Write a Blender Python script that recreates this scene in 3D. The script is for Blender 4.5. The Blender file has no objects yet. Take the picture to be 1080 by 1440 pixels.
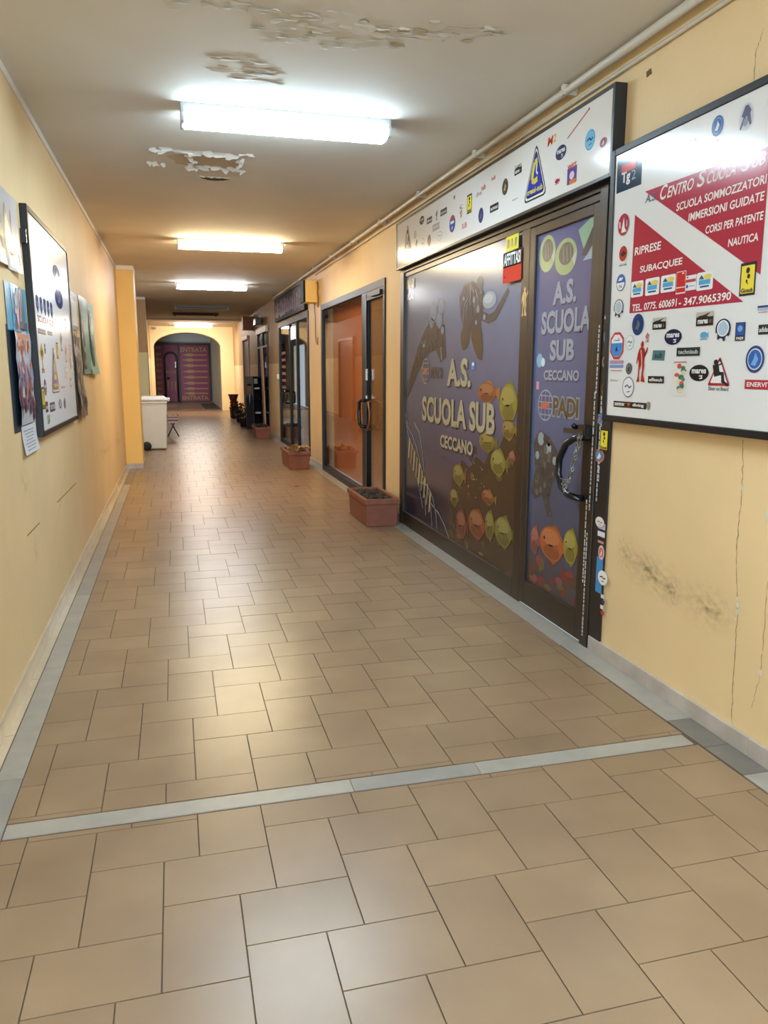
import bpy, math, random
from mathutils import Matrix, Vector
random.seed(7)
sc = bpy.context.scene
COL = sc.collection
PI = math.pi

# ------------------------------------------------------------------ camera, world, exposure
XR, XL, H = 2.06, -0.728, 2.88          # right wall, left wall, ceiling
F_PX, PITCH, YAW, ROLL, EYE = 1096.4, 0.18136, 0.25997, 0.001475, 1.45
EXPOSURE = 0.1
WORLD = (0.80, 0.90, 1.0, 0.9)
LAMP_BACK, LAMP_COOL, LAMP_WARM, LAMP_MID, LAMP_PINK = (0.58, 0.80, 1.0), (0.66, 0.86, 1.0), (1.0, 0.82, 0.50), (0.97, 0.97, 1.0), (1.0, 0.88, 0.76)
PW_BACK, PW_1, PW_2, PW_3, PW_6 = 150, 66, 96, 74, 150

cam_d = bpy.data.cameras.new('camera')
cam = bpy.data.objects.new('camera', cam_d)
COL.objects.link(cam)
cam_d.sensor_fit = 'HORIZONTAL'
cam_d.sensor_width = 36.0
cam_d.lens = F_PX / 1080 * 36
cam_d.clip_start = 0.05
cp, sp, cy, sy = math.cos(PITCH), math.sin(PITCH), math.cos(YAW), math.sin(YAW)
fw = Vector((sy * cp, cy * cp, -sp)); rt = Vector((cy, -sy, 0)); up = rt.cross(fw)
r2 = rt * math.cos(ROLL) + up * math.sin(ROLL); u2 = up * math.cos(ROLL) - rt * math.sin(ROLL)
m = Matrix((r2, u2, -fw)).transposed().to_4x4(); m.translation = (0, 0, EYE)
cam.matrix_world = m
sc.camera = cam
sc.view_settings.view_transform = 'Standard'
sc.view_settings.look = 'None'
sc.view_settings.gamma = 1
sc.view_settings.use_curve_mapping = False
sc.view_settings.exposure = EXPOSURE
sc.cycles.max_bounces = 10
sc.cycles.diffuse_bounces = 6
sc.cycles.caustics_reflective = False
sc.cycles.caustics_refractive = False
sc.cycles.sample_clamp_indirect = 4
w = bpy.data.worlds.new('world'); sc.world = w; w.use_nodes = True
bg = w.node_tree.nodes['Background']
bg.inputs[0].default_value = (*WORLD[:3], 1); bg.inputs[1].default_value = WORLD[3]

def area(name, loc, rot, sx, sy_, power, col):
    l = bpy.data.lights.new(name, 'AREA'); l.shape = 'RECTANGLE'; l.size = sx; l.size_y = sy_
    l.energy = power; l.color = col
    o = bpy.data.objects.new(name, l); COL.objects.link(o); o.location = loc; o.rotation_euler = rot
    return o
# daylight at the street end behind the viewer
area('street_daylight', (0.65, -5.2, 1.7), (PI / 2, 0, 0), 3.0, 2.6, 400, (0.66, 0.85, 1.0))
area('bay_gate_fill', (-2.2, 28.8, 1.6), (PI / 2, 0, -0.34), 1.6, 2.2, 230, (0.86, 0.93, 1.0))  # unseen fill added beside the bay to brighten the gate

# ------------------------------------------------------------------ materials
def lin(c):
    c = c.lstrip('#'); v = [int(c[i:i + 2], 16) / 255 for i in (0, 2, 4)]
    return tuple(x / 12.92 if x <= 0.04045 else ((x + 0.055) / 1.055) ** 2.4 for x in v) + (1,)
MATS = {}
def mat(name, col='#808080', rough=0.5, metal=0.0, spec=0.5, noise=0.0, nscale=6.0, bump=0.0, bscale=60.0, emit=None, estr=0, coat=0.0):
    if name in MATS: return MATS[name]
    M = bpy.data.materials.new(name); M.use_nodes = True
    nt = M.node_tree; b = nt.nodes['Principled BSDF']
    b.inputs['Base Color'].default_value = lin(col)
    b.inputs['Roughness'].default_value = rough
    b.inputs['Metallic'].default_value = metal
    b.inputs['Specular IOR Level'].default_value = spec
    b.inputs['Coat Weight'].default_value = coat
    b.inputs['Coat Roughness'].default_value = 0.06
    tc = None
    if noise or bump:
        tc = nt.nodes.new('ShaderNodeTexCoord')
    if noise:
        n = nt.nodes.new('ShaderNodeTexNoise'); n.inputs['Scale'].default_value = nscale; n.inputs['Detail'].default_value = 6
        nt.links.new(tc.outputs['Object'], n.inputs['Vector'])
        mr = nt.nodes.new('ShaderNodeMapRange'); mr.inputs[1].default_value = 0.3; mr.inputs[2].default_value = 0.7
        mr.inputs[3].default_value = 1 - noise; mr.inputs[4].default_value = 1 + noise
        nt.links.new(n.outputs['Fac'], mr.inputs[0])
        h = nt.nodes.new('ShaderNodeHueSaturation'); h.inputs['Color'].default_value = lin(col)
        nt.links.new(mr.outputs[0], h.inputs['Value']); nt.links.new(h.outputs[0], b.inputs['Base Color'])
    if bump:
        n2 = nt.nodes.new('ShaderNodeTexNoise'); n2.inputs['Scale'].default_value = bscale; n2.inputs['Detail'].default_value = 4
        nt.links.new(tc.outputs['Object'], n2.inputs['Vector'])
        bp = nt.nodes.new('ShaderNodeBump'); bp.inputs['Strength'].default_value = bump; bp.inputs['Distance'].default_value = 0.01
        nt.links.new(n2.outputs['Fac'], bp.inputs['Height']); nt.links.new(bp.outputs[0], b.inputs['Normal'])
    if emit:
        b.inputs['Emission Color'].default_value = (*emit, 1); b.inputs['Emission Strength'].default_value = estr
    MATS[name] = M
    return M
def ink(c, rough=0.12):
    return mat('ink_%s_%d' % (c.lstrip('#'), round(rough * 100)), c, rough)

PLASTER = mat('yellow_plaster', '#E2C799', 0.55, noise=0.05, nscale=1.6, bump=0.12, bscale=30, spec=0.3)
PLASTER_TAN = mat('tan_plaster', '#B5966A', 0.6, noise=0.06, nscale=2.0, bump=0.1, bscale=30, spec=0.3)
ORANGE_PL = mat('orange_plaster', '#EFC877', 0.5, noise=0.04, nscale=2, bump=0.1, bscale=30, spec=0.3)
CEIL = mat('ceiling_paint', '#DDD8CE', 0.75, noise=0.05, nscale=1.2, bump=0.15, bscale=4, spec=0.2)
WHITE_P = mat('white_paint', '#E2DFD8', 0.5)
MARBLE = mat('grey_marble', '#8E8B85', 0.3, noise=0.12, nscale=7)
MARBLE_L = mat('pale_marble', '#9C978E', 0.3, noise=0.10, nscale=9)
MARBLE_D = mat('dark_marble', '#716C65', 0.3, noise=0.12, nscale=9)
SKIRT = mat('skirting_marble', '#B4AAA2', 0.28, noise=0.16, nscale=8)
BEIGE_T = mat('beige_skirting_tile', '#BFAE94', 0.16, noise=0.08, nscale=5)
GROUT = mat('grout', '#5E4A36', 0.8)
BRONZE = mat('bronze_frame', '#3C3128', 0.38, metal=0.55)
DARKBAR = mat('black_trim', '#17171A', 0.4)
STEEL = mat('steel_frame', '#151518', 0.45, spec=.3)
MATBLK = mat('matte_black_metal', '#121214', 0.7, spec=.2)
BLACKP = mat('black_plastic', '#141518', 0.25)
BOARD = mat('white_board', '#DEDFE2', 0.15)
SIGNW = mat('white_sign_panel', '#E0DEDB', 0.14)
PAPER = mat('white_paper', '#E6E6E6', 0.45)
CHROME = mat('chain_metal', '#8A8680', 0.3, metal=0.85)
TERRA = mat('terracotta', '#7C4531', 0.6, noise=0.12, nscale=14, bump=0.1, bscale=40)
SOIL = mat('soil', '#2E2722', 0.95, noise=0.3, nscale=40, bump=0.6, bscale=50)
DRY = mat('dry_leaves', '#B08A5A', 0.8, noise=0.2, nscale=30)
CONDUIT = mat('conduit_grey', '#C2BCB0', 0.45)
HOUSING = mat('lamp_housing', '#B8BCC0', 0.45)
RUSTBAR = mat('brown_lamp_bar', '#4A3B33', 0.6)
BINP = mat('bin_plastic', '#DAD7CC', 0.4, noise=0.03, nscale=8)
BINLID = mat('bin_lid_plastic', '#D6D6D2', 0.35)
RUBBER = mat('rubber', '#161616', 0.7)
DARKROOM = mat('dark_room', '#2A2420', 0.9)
ORANGE_B = mat('orange_sheet', '#DE7A3C', 0.7, noise=0.03, nscale=3)
BLIND = mat('blind_slat', '#F0B274', 0.4)
WOODP = mat('pale_wood', '#C9A27C', 0.5, noise=0.08, nscale=12)

def glass_mat():
    M = bpy.data.materials.new('window_glass'); M.use_nodes = True; nt = M.node_tree; nt.nodes.clear()
    out = nt.nodes.new('ShaderNodeOutputMaterial'); mx = nt.nodes.new('ShaderNodeMixShader')
    t = nt.nodes.new('ShaderNodeBsdfTransparent'); t.inputs[0].default_value = (0.90, 0.92, 0.92, 1)
    g = nt.nodes.new('ShaderNodeBsdfGlossy'); g.inputs['Roughness'].default_value = 0.015
    f = nt.nodes.new('ShaderNodeLayerWeight'); f.inputs[0].default_value = 0.5
    pw = nt.nodes.new('ShaderNodeMath'); pw.operation = 'POWER'; pw.inputs[1].default_value = 4.0; nt.links.new(f.outputs['Facing'], pw.inputs[0])
    ma = nt.nodes.new('ShaderNodeMath'); ma.operation = 'MULTIPLY_ADD'; ma.inputs[1].default_value = 0.8; ma.inputs[2].default_value = 0.05; ma.use_clamp = True
    nt.links.new(pw.outputs[0], ma.inputs[0]); nt.links.new(ma.outputs[0], mx.inputs[0]); nt.links.new(t.outputs[0], mx.inputs[1]); nt.links.new(g.outputs[0], mx.inputs[2])
    nt.links.new(mx.outputs[0], out.inputs[0])
    return M
GLASS = glass_mat()

def tile_mat():
    M = bpy.data.materials.new('floor_tile'); M.use_nodes = True; nt = M.node_tree; b = nt.nodes['Principled BSDF']
    at = nt.nodes.new('ShaderNodeAttribute'); at.attribute_name = 'tone'
    tc = nt.nodes.new('ShaderNodeTexCoord')
    n = nt.nodes.new('ShaderNodeTexNoise'); n.inputs['Scale'].default_value = 3.2; n.inputs['Detail'].default_value = 5
    nt.links.new(tc.outputs['Object'], n.inputs['Vector'])
    r = nt.nodes.new('ShaderNodeValToRGB')
    r.color_ramp.elements[0].position = 0.3; r.color_ramp.elements[0].color = lin('#826B54')
    r.color_ramp.elements[1].position = 0.72; r.color_ramp.elements[1].color = lin('#927A60')
    nt.links.new(n.outputs['Fac'], r.inputs[0])
    h = nt.nodes.new('ShaderNodeHueSaturation')
    nt.links.new(r.outputs[0], h.inputs['Color']); nt.links.new(at.outputs['Fac'], h.inputs['Value'])
    nt.links.new(h.outputs[0], b.inputs['Base Color'])
    b.inputs['Roughness'].default_value = 0.30
    b.inputs['Specular IOR Level'].default_value = 0.5
    return M
TILE = tile_mat()

def sea_mat(name, top, mid, low, zt, zm, zl, rough):
    """printed underwater photograph: colours run from blue water to a dark reef"""
    M = bpy.data.materials.new(name); M.use_nodes = True; nt = M.node_tree; b = nt.nodes['Principled BSDF']
    tc = nt.nodes.new('ShaderNodeTexCoord'); sx = nt.nodes.new('ShaderNodeSeparateXYZ')
    nt.links.new(tc.outputs['Object'], sx.inputs[0])
    n = nt.nodes.new('ShaderNodeTexNoise'); n.inputs['Scale'].default_value = 2.2; n.inputs['Detail'].default_value = 6
    nt.links.new(tc.outputs['Object'], n.inputs['Vector'])
    ma = nt.nodes.new('ShaderNodeMath'); ma.operation = 'MULTIPLY_ADD'; ma.inputs[1].default_value = 0.5; ma.inputs[2].default_value = -0.25
    nt.links.new(n.outputs['Fac'], ma.inputs[0])
    ad = nt.nodes.new('ShaderNodeMath'); ad.operation = 'ADD'
    nt.links.new(sx.outputs['Y'], ad.inputs[0]); nt.links.new(ma.outputs[0], ad.inputs[1])
    mr = nt.nodes.new('ShaderNodeMapRange'); mr.inputs[1].default_value = zl; mr.inputs[2].default_value = zt
    nt.links.new(ad.outputs[0], mr.inputs[0])
    r = nt.nodes.new('ShaderNodeValToRGB')
    r.color_ramp.elements[0].color = lin(low); r.color_ramp.elements[1].color = lin(top)
    e = r.color_ramp.elements.new((zm - zl) / (zt - zl)); e.color = lin(mid)
    nt.links.new(mr.outputs[0], r.inputs[0]); nt.links.new(r.outputs[0], b.inputs['Base Color'])
    b.inputs['Roughness'].default_value = rough
    return M

# ------------------------------------------------------------------ mesh builder
TXT = {}
def glyphs(s, bold=0.0):
    k = (s, bold)
    if k in TXT: return TXT[k]
    cu = bpy.data.curves.new('lettering', 'FONT'); cu.body = s; cu.offset = bold; cu.resolution_u = 3
    ob = bpy.data.objects.new('lettering', cu); COL.objects.link(ob)
    dg = bpy.context.evaluated_depsgraph_get()
    me = bpy.data.meshes.new_from_object(ob.evaluated_get(dg))
    v = [(p.co.x, p.co.y) for p in me.vertices]; f = [tuple(p.vertices) for p in me.polygons]
    bpy.data.objects.remove(ob); bpy.data.curves.remove(cu); bpy.data.meshes.remove(me)
    x0, x1 = min(p[0] for p in v), max(p[0] for p in v); y0, y1 = min(p[1] for p in v), max(p[1] for p in v)
    v = [((p[0] - x0) / (x1 - x0), (p[1] - y0) / (y1 - y0)) for p in v]
    TXT[k] = (v, f, (x1 - x0) / (y1 - y0))
    return TXT[k]

class MB:
    def __init__(self): self.v, self.f, self.mi, self.sm, self.ms, self.tone = [], [], [], [], [], []
    def _m(self, M):
        if M not in self.ms: self.ms.append(M)
        return self.ms.index(M)
    def add(self, vs, fs, M, smooth=False, tone=1.0):
        o = len(self.v); self.v += [tuple(p) for p in vs]; i = self._m(M)
        for f in fs:
            self.f.append(tuple(o + k for k in f)); self.mi.append(i); self.sm.append(smooth); self.tone.append(tone)
        return self
    def box(self, x0, x1, y0, y1, z0, z1, M, tone=1.0):
        if x0 > x1: x0, x1 = x1, x0
        if y0 > y1: y0, y1 = y1, y0
        if z0 > z1: z0, z1 = z1, z0
        vs = [(x0, y0, z0), (x1, y0, z0), (x1, y1, z0), (x0, y1, z0), (x0, y0, z1), (x1, y0, z1), (x1, y1, z1), (x0, y1, z1)]
        return self.add(vs, [(0, 3, 2, 1), (4, 5, 6, 7), (0, 1, 5, 4), (1, 2, 6, 5), (2, 3, 7, 6), (3, 0, 4, 7)], M, tone=tone)
    def frustum(self, a, b, M):
        """a, b = (x0,x1,y0,y1,z) bottom and top rectangles"""
        vs = [(a[0], a[2], a[4]), (a[1], a[2], a[4]), (a[1], a[3], a[4]), (a[0], a[3], a[4]),
              (b[0], b[2], b[4]), (b[1], b[2], b[4]), (b[1], b[3], b[4]), (b[0], b[3], b[4])]
        return self.add(vs, [(0, 3, 2, 1), (4, 5, 6, 7), (0, 1, 5, 4), (1, 2, 6, 5), (2, 3, 7, 6), (3, 0, 4, 7)], M)
    def tube(self, pts, r, M, seg=8, closed=False):
        pts = [Vector(p) for p in pts]; n = len(pts); vs = []; fs = []
        ref = None
        for i, p in enumerate(pts):
            a = pts[(i - 1) % n] if (closed or i > 0) else p; b = pts[(i + 1) % n] if (closed or i < n - 1) else p
            t = (b - a).normalized()
            if ref is None:
                ref = t.orthogonal().normalized()
            ref = (ref - t * ref.dot(t)).normalized(); bi = t.cross(ref)
            rr = r[i] if isinstance(r, (list, tuple)) else r
            for k in range(seg):
                an = 2 * PI * k / seg
                vs.append(p + (ref * math.cos(an) + bi * math.sin(an)) * rr)
        for i in range(n if closed else n - 1):
            j = (i + 1) % n
            for k in range(seg):
                fs.append((i * seg + k, i * seg + (k + 1) % seg, j * seg + (k + 1) % seg, j * seg + k))
        if not closed:
            fs.append(tuple(range(seg))[::-1]); fs.append(tuple((n - 1) * seg + k for k in range(seg)))
        return self.add(vs, fs, M, True)
    def lathe(self, prof, c, M, seg=20, axis='z'):
        vs, fs = [], []
        for (r, h) in prof:
            for k in range(seg):
                a = 2 * PI * k / seg; x, y = r * math.cos(a), r * math.sin(a)
                p = {'z': (x, y, h), 'x': (h, x, y), 'y': (x, h, y)}[axis]
                vs.append((c[0] + p[0], c[1] + p[1], c[2] + p[2]))
        for i in range(len(prof) - 1):
            for k in range(seg):
                fs.append((i * seg + k, i * seg + (k + 1) % seg, (i + 1) * seg + (k + 1) % seg, (i + 1) * seg + k))
        fs.append(tuple(range(seg))[::-1]); fs.append(tuple((len(prof) - 1) * seg + k for k in range(seg)))
        return self.add(vs, fs, M, True)
    # ---- flat art in (u, v) at height n
    def poly(self, pts, n, M):
        a = sum(pts[i][0] * pts[(i + 1) % len(pts)][1] - pts[(i + 1) % len(pts)][0] * pts[i][1] for i in range(len(pts)))
        if a < 0: pts = pts[::-1]
        return self.add([(p[0], p[1], n) for p in pts], [tuple(range(len(pts)))], M)
    def rect(self, cx, cy_, w_, h_, n, M, rot=0.0):
        c, s = math.cos(rot), math.sin(rot)
        return self.poly([(cx + x * c - y * s, cy_ + x * s + y * c) for x, y in ((-w_ / 2, -h_ / 2), (w_ / 2, -h_ / 2), (w_ / 2, h_ / 2), (-w_ / 2, h_ / 2))], n, M)
    def ell(self, cx, cy_, w_, h_, n, M, seg=26, a0=0, a1=2 * PI):
        full = abs(a1 - a0 - 2 * PI) < 1e-6
        return self.poly([(cx + w_ / 2 * math.cos(a0 + (a1 - a0) * k / (seg if full else seg - 1)), cy_ + h_ / 2 * math.sin(a0 + (a1 - a0) * k / (seg if full else seg - 1))) for k in range(seg)], n, M)
    def line(self, pts, w_, n, M):
        for (a, b) in zip(pts, pts[1:]):
            d = Vector((b[0] - a[0], b[1] - a[1]))
            if d.length < 1e-6: continue
            d.normalize(); q = Vector((-d.y, d.x)) * w_ / 2
            self.poly([(a[0] - q.x, a[1] - q.y), (b[0] - q.x, b[1] - q.y), (b[0] + q.x, b[1] + q.y), (a[0] + q.x, a[1] + q.y)], n, M)
        return self
    def text(self, s, x0, y0, w_, h_, n, M, bold=0.02, shear=0.0, center=False, rot=0.0):
        v, f, asp = glyphs(s, bold)
        if center: x0 -= w_ / 2; y0 -= h_ / 2
        c, sn = math.cos(rot), math.sin(rot); mx, my = x0 + w_ / 2, y0 + h_ / 2
        vs = []
        for p in v:
            X = x0 + p[0] * w_ + shear * (p[1] - 0.5) * h_ - mx; Y = y0 + p[1] * h_ - my
            vs.append((mx + X * c - Y * sn, my + X * sn + Y * c, n))
        return self.add(vs, f, M)
    def build(self, name, parent=None, bevel=0.0, warp=None, label=None, solid=0.0):
        me = bpy.data.meshes.new(name)
        vs = self.v if warp is None else [warp(p) for p in self.v]
        me.from_pydata(vs, [], self.f)
        for M in self.ms: me.materials.append(M)
        me.polygons.foreach_set('material_index', self.mi); me.polygons.foreach_set('use_smooth', self.sm)
        if any(t != 1.0 for t in self.tone):
            at = me.attributes.new('tone', 'FLOAT', 'FACE'); at.data.foreach_set('value', self.tone)
        me.update()
        o = bpy.data.objects.new(name, me); COL.objects.link(o)
        if parent is not None: o.parent = parent
        if bevel:
            b = o.modifiers.new('bevel', 'BEVEL'); b.width = bevel; b.segments = 2; b.limit_method = 'ANGLE'
        if solid:
            s = o.modifiers.new('solid', 'SOLIDIFY'); s.thickness = solid; s.offset = -1
        if label: o['label'] = label
        return o

def tag(o, label, cat, group=None):
    o['label'] = label; o['category'] = cat
    if group: o['group'] = group
    return o
def struct(o):
    o['kind'] = 'structure'; return o
FR = {'R': ((0, -1, 0), (0, 0, 1), (-1, 0, 0)),      # right wall: u runs towards the viewer, n into the corridor
      'L': ((0, 1, 0), (0, 0, 1), (1, 0, 0)),        # left wall
      'B': ((1, 0, 0), (0, 0, 1), (0, -1, 0)),       # faces the viewer
      'F': ((1, 0, 0), (0, 1, 0), (0, 0, 1))}        # stands on the floor
def frame_matrix(side, loc, rz=0.0):
    u, v, n = (Vector(a) for a in FR[side])
    M = Matrix((u, v, n)).transposed().to_4x4()
    M = Matrix.Rotation(rz, 4, 'Z') @ M
    M.translation = loc
    return M
def thing(name, label, cat, side, loc, rz=0.0, group=None):
    o = bpy.data.objects.new(name, None); COL.objects.link(o)
    o.empty_display_size = 0.1
    o.matrix_world = frame_matrix(side, loc, rz)
    return tag(o, label, cat, group)
def place(o, side, loc, rz=0.0):
    o.matrix_world = frame_matrix(side, loc, rz); return o

# ------------------------------------------------------------------ floor
Y0, YE = -4.0, 28.3
fl = MB()
fl.box(XL, XR, Y0, 36.3, -0.12, -0.004, GROUT)
def herringbone(x0, x1, y0, y1, ox, oy, U=0.1035, gap=0.004):
    g = gap / 2
    for mm in range(-60, 140):
        for nn in range(-140, 140):
            bx, by = 2 * nn + 3 * mm, -2 * nn + 3 * mm
            for (dx, dy, w_, h_) in ((0, 0, 3, 2), (3, 0, 2, 3)):
                a0, a1 = ox + (bx + dx) * U, ox + (bx + dx + w_) * U
                b0, b1 = oy + (by + dy) * U, oy + (by + dy + h_) * U
                if a1 < x0 or a0 > x1 or b1 < y0 or b0 > y1: continue
                a0, a1, b0, b1 = max(a0 + g, x0), min(a1 - g, x1), max(b0 + g, y0), min(b1 - g, y1)
                if a1 - a0 < 0.008 or b1 - b0 < 0.008: continue
                dz = random.uniform(-0.0004, 0.0004)
                fl.box(a0, a1, b0, b1, -0.006, dz, TILE, tone=random.uniform(0.94, 1.06))
herringbone(-0.585, 1.925, Y0, 2.435, -0.30, 2.203)
herringbone(-0.585, 1.925, 2.535, 16.0, -0.298, 2.663)
herringbone(-0.585, 1.925, 16.06, 28.3, -0.25, 16.2)
herringbone(XL + 0.1, 1.6, 28.75, 36.2, 0.0, 29.0)
struct(fl.build('floor'))
def strip(name, segs, M3, axis='y'):
    b = MB()
    for i, (x0, x1, y0, y1, k) in enumerate(segs):
        b.box(x0 + .001, x1 - .001, y0 + .0015, y1 - .0015, -0.01, 0.0006, M3[k])
    return struct(b.build(name))
M3 = (MARBLE_L, MARBLE, MARBLE_D)
strip('trim_1', [(-0.585, 0.545, 2.445, 2.527, 0), (0.545, 1.02, 2.445, 2.527, 1), (1.02, 1.915, 2.445, 2.527, 0), ], M3)
seg = []; y = Y0; pat = [1, 0, 2, 1, 1, 0, 1, 0, 0, 1, 1]
for i, L_ in enumerate([.9, 1.2, 1.5, 1.15, .8, .62, .66, 1.1, 1.3, 1.2, 1.3, 1.2, 1.4, 1.3, 1.2, 1.3, 1.1, 1.3, 1.3, 1.3, 1.3, 1.3, 1.3, 1.2, 1.2]):
    seg.append((-0.678, -0.588, y, min(y + L_, 28.3), pat[i % len(pat)])); y += L_
    if y >= 28.3: break
strip('trim_2', seg, M3)
seg = []; y = Y0
for L_, k in [(2.2, 0), (2.1, 1), (1.89, 0), (.22, 2), (.24, 2), (.95, 0)]:
    seg.append((1.935, XR, y, y + L_, k)); y += L_
while y < 28.2:
    seg.append((1.93, XR, y, min(y + 1.23, 28.3), 0 if random.random() < .7 else 1)); y += 1.23
strip('trim_3', seg, M3)
b = MB(); y = Y0
while y < 28.2:
    b.box(XL, -0.682, y + .002, min(y + .298, 28.3), -0.01, 0.0005, BEIGE_T); y += .3
struct(b.build('trim_4'))
b = MB(); b.box(XL + .1, 1.93, 16.005, 16.055, -0.01, 0.0006, MARBLE_D); struct(b.build('trim_5'))

# ------------------------------------------------------------------ walls
TH = 0.18
SH = [(3.52, 7.11, 2.36), (7.68, 11.2, 2.34), (12.3, 15.9, 2.34), (17.8, 20.0, 2.4), (22.3, 24.2, 2.36)]
wr = MB(); y = Y0
for (a, c, h) in SH:
    if a < 16:
        wr.box(XR, XR + TH, y, a, 0, H, PLASTER)
        wr.box(XR, XR + TH, a, c, h, H, PLASTER)
    else:
        wr.box(XR, XR + TH, y, a, 0, 1.56, PLASTER); wr.box(XR, XR + TH, y, a, 1.56, H, PLASTER_TAN)
        wr.box(XR, XR + TH, a, c, h, H, PLASTER_TAN)
    y = c
wr.box(XR, XR + TH, y, YE + .4, 0, 1.56, PLASTER); wr.box(XR, XR + TH, y, YE + .4, 1.56, H, PLASTER_TAN)
wall_right = struct(wr.build('wall_right'))
wl = MB(); wl.box(XL - TH, XL, Y0, 17.05, 0, H, PLASTER)
wl.box(XL - TH, XL, 17.05, YE + .4, 0, 1.78, PLASTER); wl.box(XL - TH, XL, 17.05, YE + .4, 1.78, H, PLASTER_TAN)
struct(wl.build('wall_left'))
# pilasters on the left wall
p1 = MB(); p1.box(XL, -0.495, 12.0, 12.6, 0, 2.83, ORANGE_PL); p1.box(XL, -0.49, 11.99, 12.61, 2.83, H, WHITE_P)
p1.box(XL, -0.488, 11.988, 12.61, 0, 0.075, SKIRT)
struct(p1.build('wall_pilaster'))
p2 = MB(); p2.box(XL, -0.50, 17.05, 17.5, 0, 1.78, mat('pale_plaster', '#D9CFA0', 0.6)); p2.box(XL, -0.50, 17.05, 17.5, 1.78, 2.83, PLASTER_TAN); p2.box(XL, -0.495, 17.04, 17.5, 2.83, H, WHITE_P)
struct(p2.build('wall_pilaster'))
# arch wall at the far end
def arch_wall():
    b = MB(); xa, xb, yf, yb = -0.62, 1.62, YE, YE + 0.4
    zs, rise, cx, rx = 2.18, 0.50, 0.50, 1.12
    pts = [(xa, 0), (xa, zs)] + [(cx - rx * math.cos(PI * k / 28), zs + rise * math.sin(PI * k / 28)) for k in range(1, 28)] + [(xb, zs), (xb, 0)]
    N = len(pts)
    outer = [(XL, 0), (XL, zs)] + [(XL + (XR - XL) * k / 28, H) for k in range(1, 28)] + [(XR, zs), (XR, 0)]
    for i in range(N - 1):
        a, c, d, e = pts[i], pts[i + 1], outer[i + 1], outer[i]
        if (i == 1): d = (XL, H); b.add([(XL, yf, zs), (XL, yf, H), (pts[2][0], yf, pts[2][1]), (pts[1][0], yf, pts[1][1])], [(0, 1, 2, 3)], ORANGE_PL2); b.add([(XL, yf, H), (outer[2][0], yf, H), (pts[2][0], yf, pts[2][1])], [(0, 1, 2)], ORANGE_PL2)
        elif i == N - 3:
            b.add([(outer[i][0], yf, H), (XR, yf, H), (a[0], yf, a[1])], [(0, 1, 2)], ORANGE_PL2)
            b.add([(XR, yf, H), (XR, yf, zs), (c[0], yf, c[1]), (a[0], yf, a[1])], [(0, 1, 2, 3)], ORANGE_PL2)
        else:
            b.add([(a[0], yf, a[1]), (e[0], yf, e[1]), (d[0], yf, d[1]), (c[0], yf, c[1])], [(0, 1, 2, 3)], ORANGE_PL2)
        b.add([(a[0], yf, a[1]), (c[0], yf, c[1]), (c[0], yb, c[1]), (a[0], yb, a[1])], [(0, 1, 2, 3)], ORANGE_PL2)
    return b.build('wall_arch')
ORANGE_PL2 = mat('arch_plaster', '#F2E0B0', 0.55, noise=0.03, nscale=2, spec=0.3)
struct(arch_wall())
# entrance bay behind the arch
b = MB(); GREYW = mat('bay_plaster', '#B3A68E', 0.7, noise=0.06, nscale=2)
b.box(1.63, 1.80, YE + .4, 36.4, 0, 3.0, GREYW); struct(b.build('wall_bay_right'))
b = MB(); b.box(-0.95, -0.80, YE + .4, 30.6, 0, 3.0, GREYW); b.box(-0.95, -0.80, 33.4, 36.4, 0, 3.0, GREYW); b.box(-0.95, -0.80, 30.6, 33.4, 2.4, 3.0, GREYW); struct(b.build('wall_bay_left'))  # side opening added to let the gate fill through
b = MB(); b.box(-0.95, 1.8, 36.3, 36.45, 0, 3.0, GREYW); struct(b.build('wall_bay_end'))
b = MB(); b.box(-0.95, 1.8, YE + .4, 36.4, 2.95, 3.05, mat('bay_ceiling', '#B4B4B4', 0.8)); b.box(-0.80, 1.63, 36.0, 36.3, 2.62, 2.95, mat('bay_ceiling')); struct(b.build('ceiling_bay'))
# skirtings
b = MB(); y = Y0
for L_ in [2.6, 1.9, 1.81, .5, .17, .532]:
    b.box(2.045, XR, y + .001, y + L_ - .001, 0, 0.075, SKIRT); y += L_
for (a, c) in [(7.11, 7.68), (11.2, 12.3), (15.9, 17.8), (20.0, 22.3), (24.2, YE)]:
    b.box(2.045, XR, a, c, 0, 0.075, SKIRT)
struct(b.build('baseboard_right', bevel=0.003))
b = MB(); y = Y0
while y < YE:
    if not (11.7 < y < 12.6 or 16.9 < y < 17.4): b.box(XL, XL + .011, y + .0015, y + .2985, 0, 0.078, BEIGE_T)
    y += .3
struct(b.build('baseboard_left'))
b = MB(); b.box(XL, XL + .008, Y0, 12.0, 2.838, H, WHITE_P); struct(b.build('trim_6'))
# ceiling plus a shallow beam, added to cast a shadow edge before the last bay
b = MB(); b.box(XL - TH, XR + TH, Y0, YE + .4, H, H + .15, CEIL); ceiling = struct(b.build('ceiling'))
b = MB(); b.box(XL, XR, 23.75, 23.95, 2.83, H, CEIL); struct(b.build('ceiling_shadow_beam'))
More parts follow.
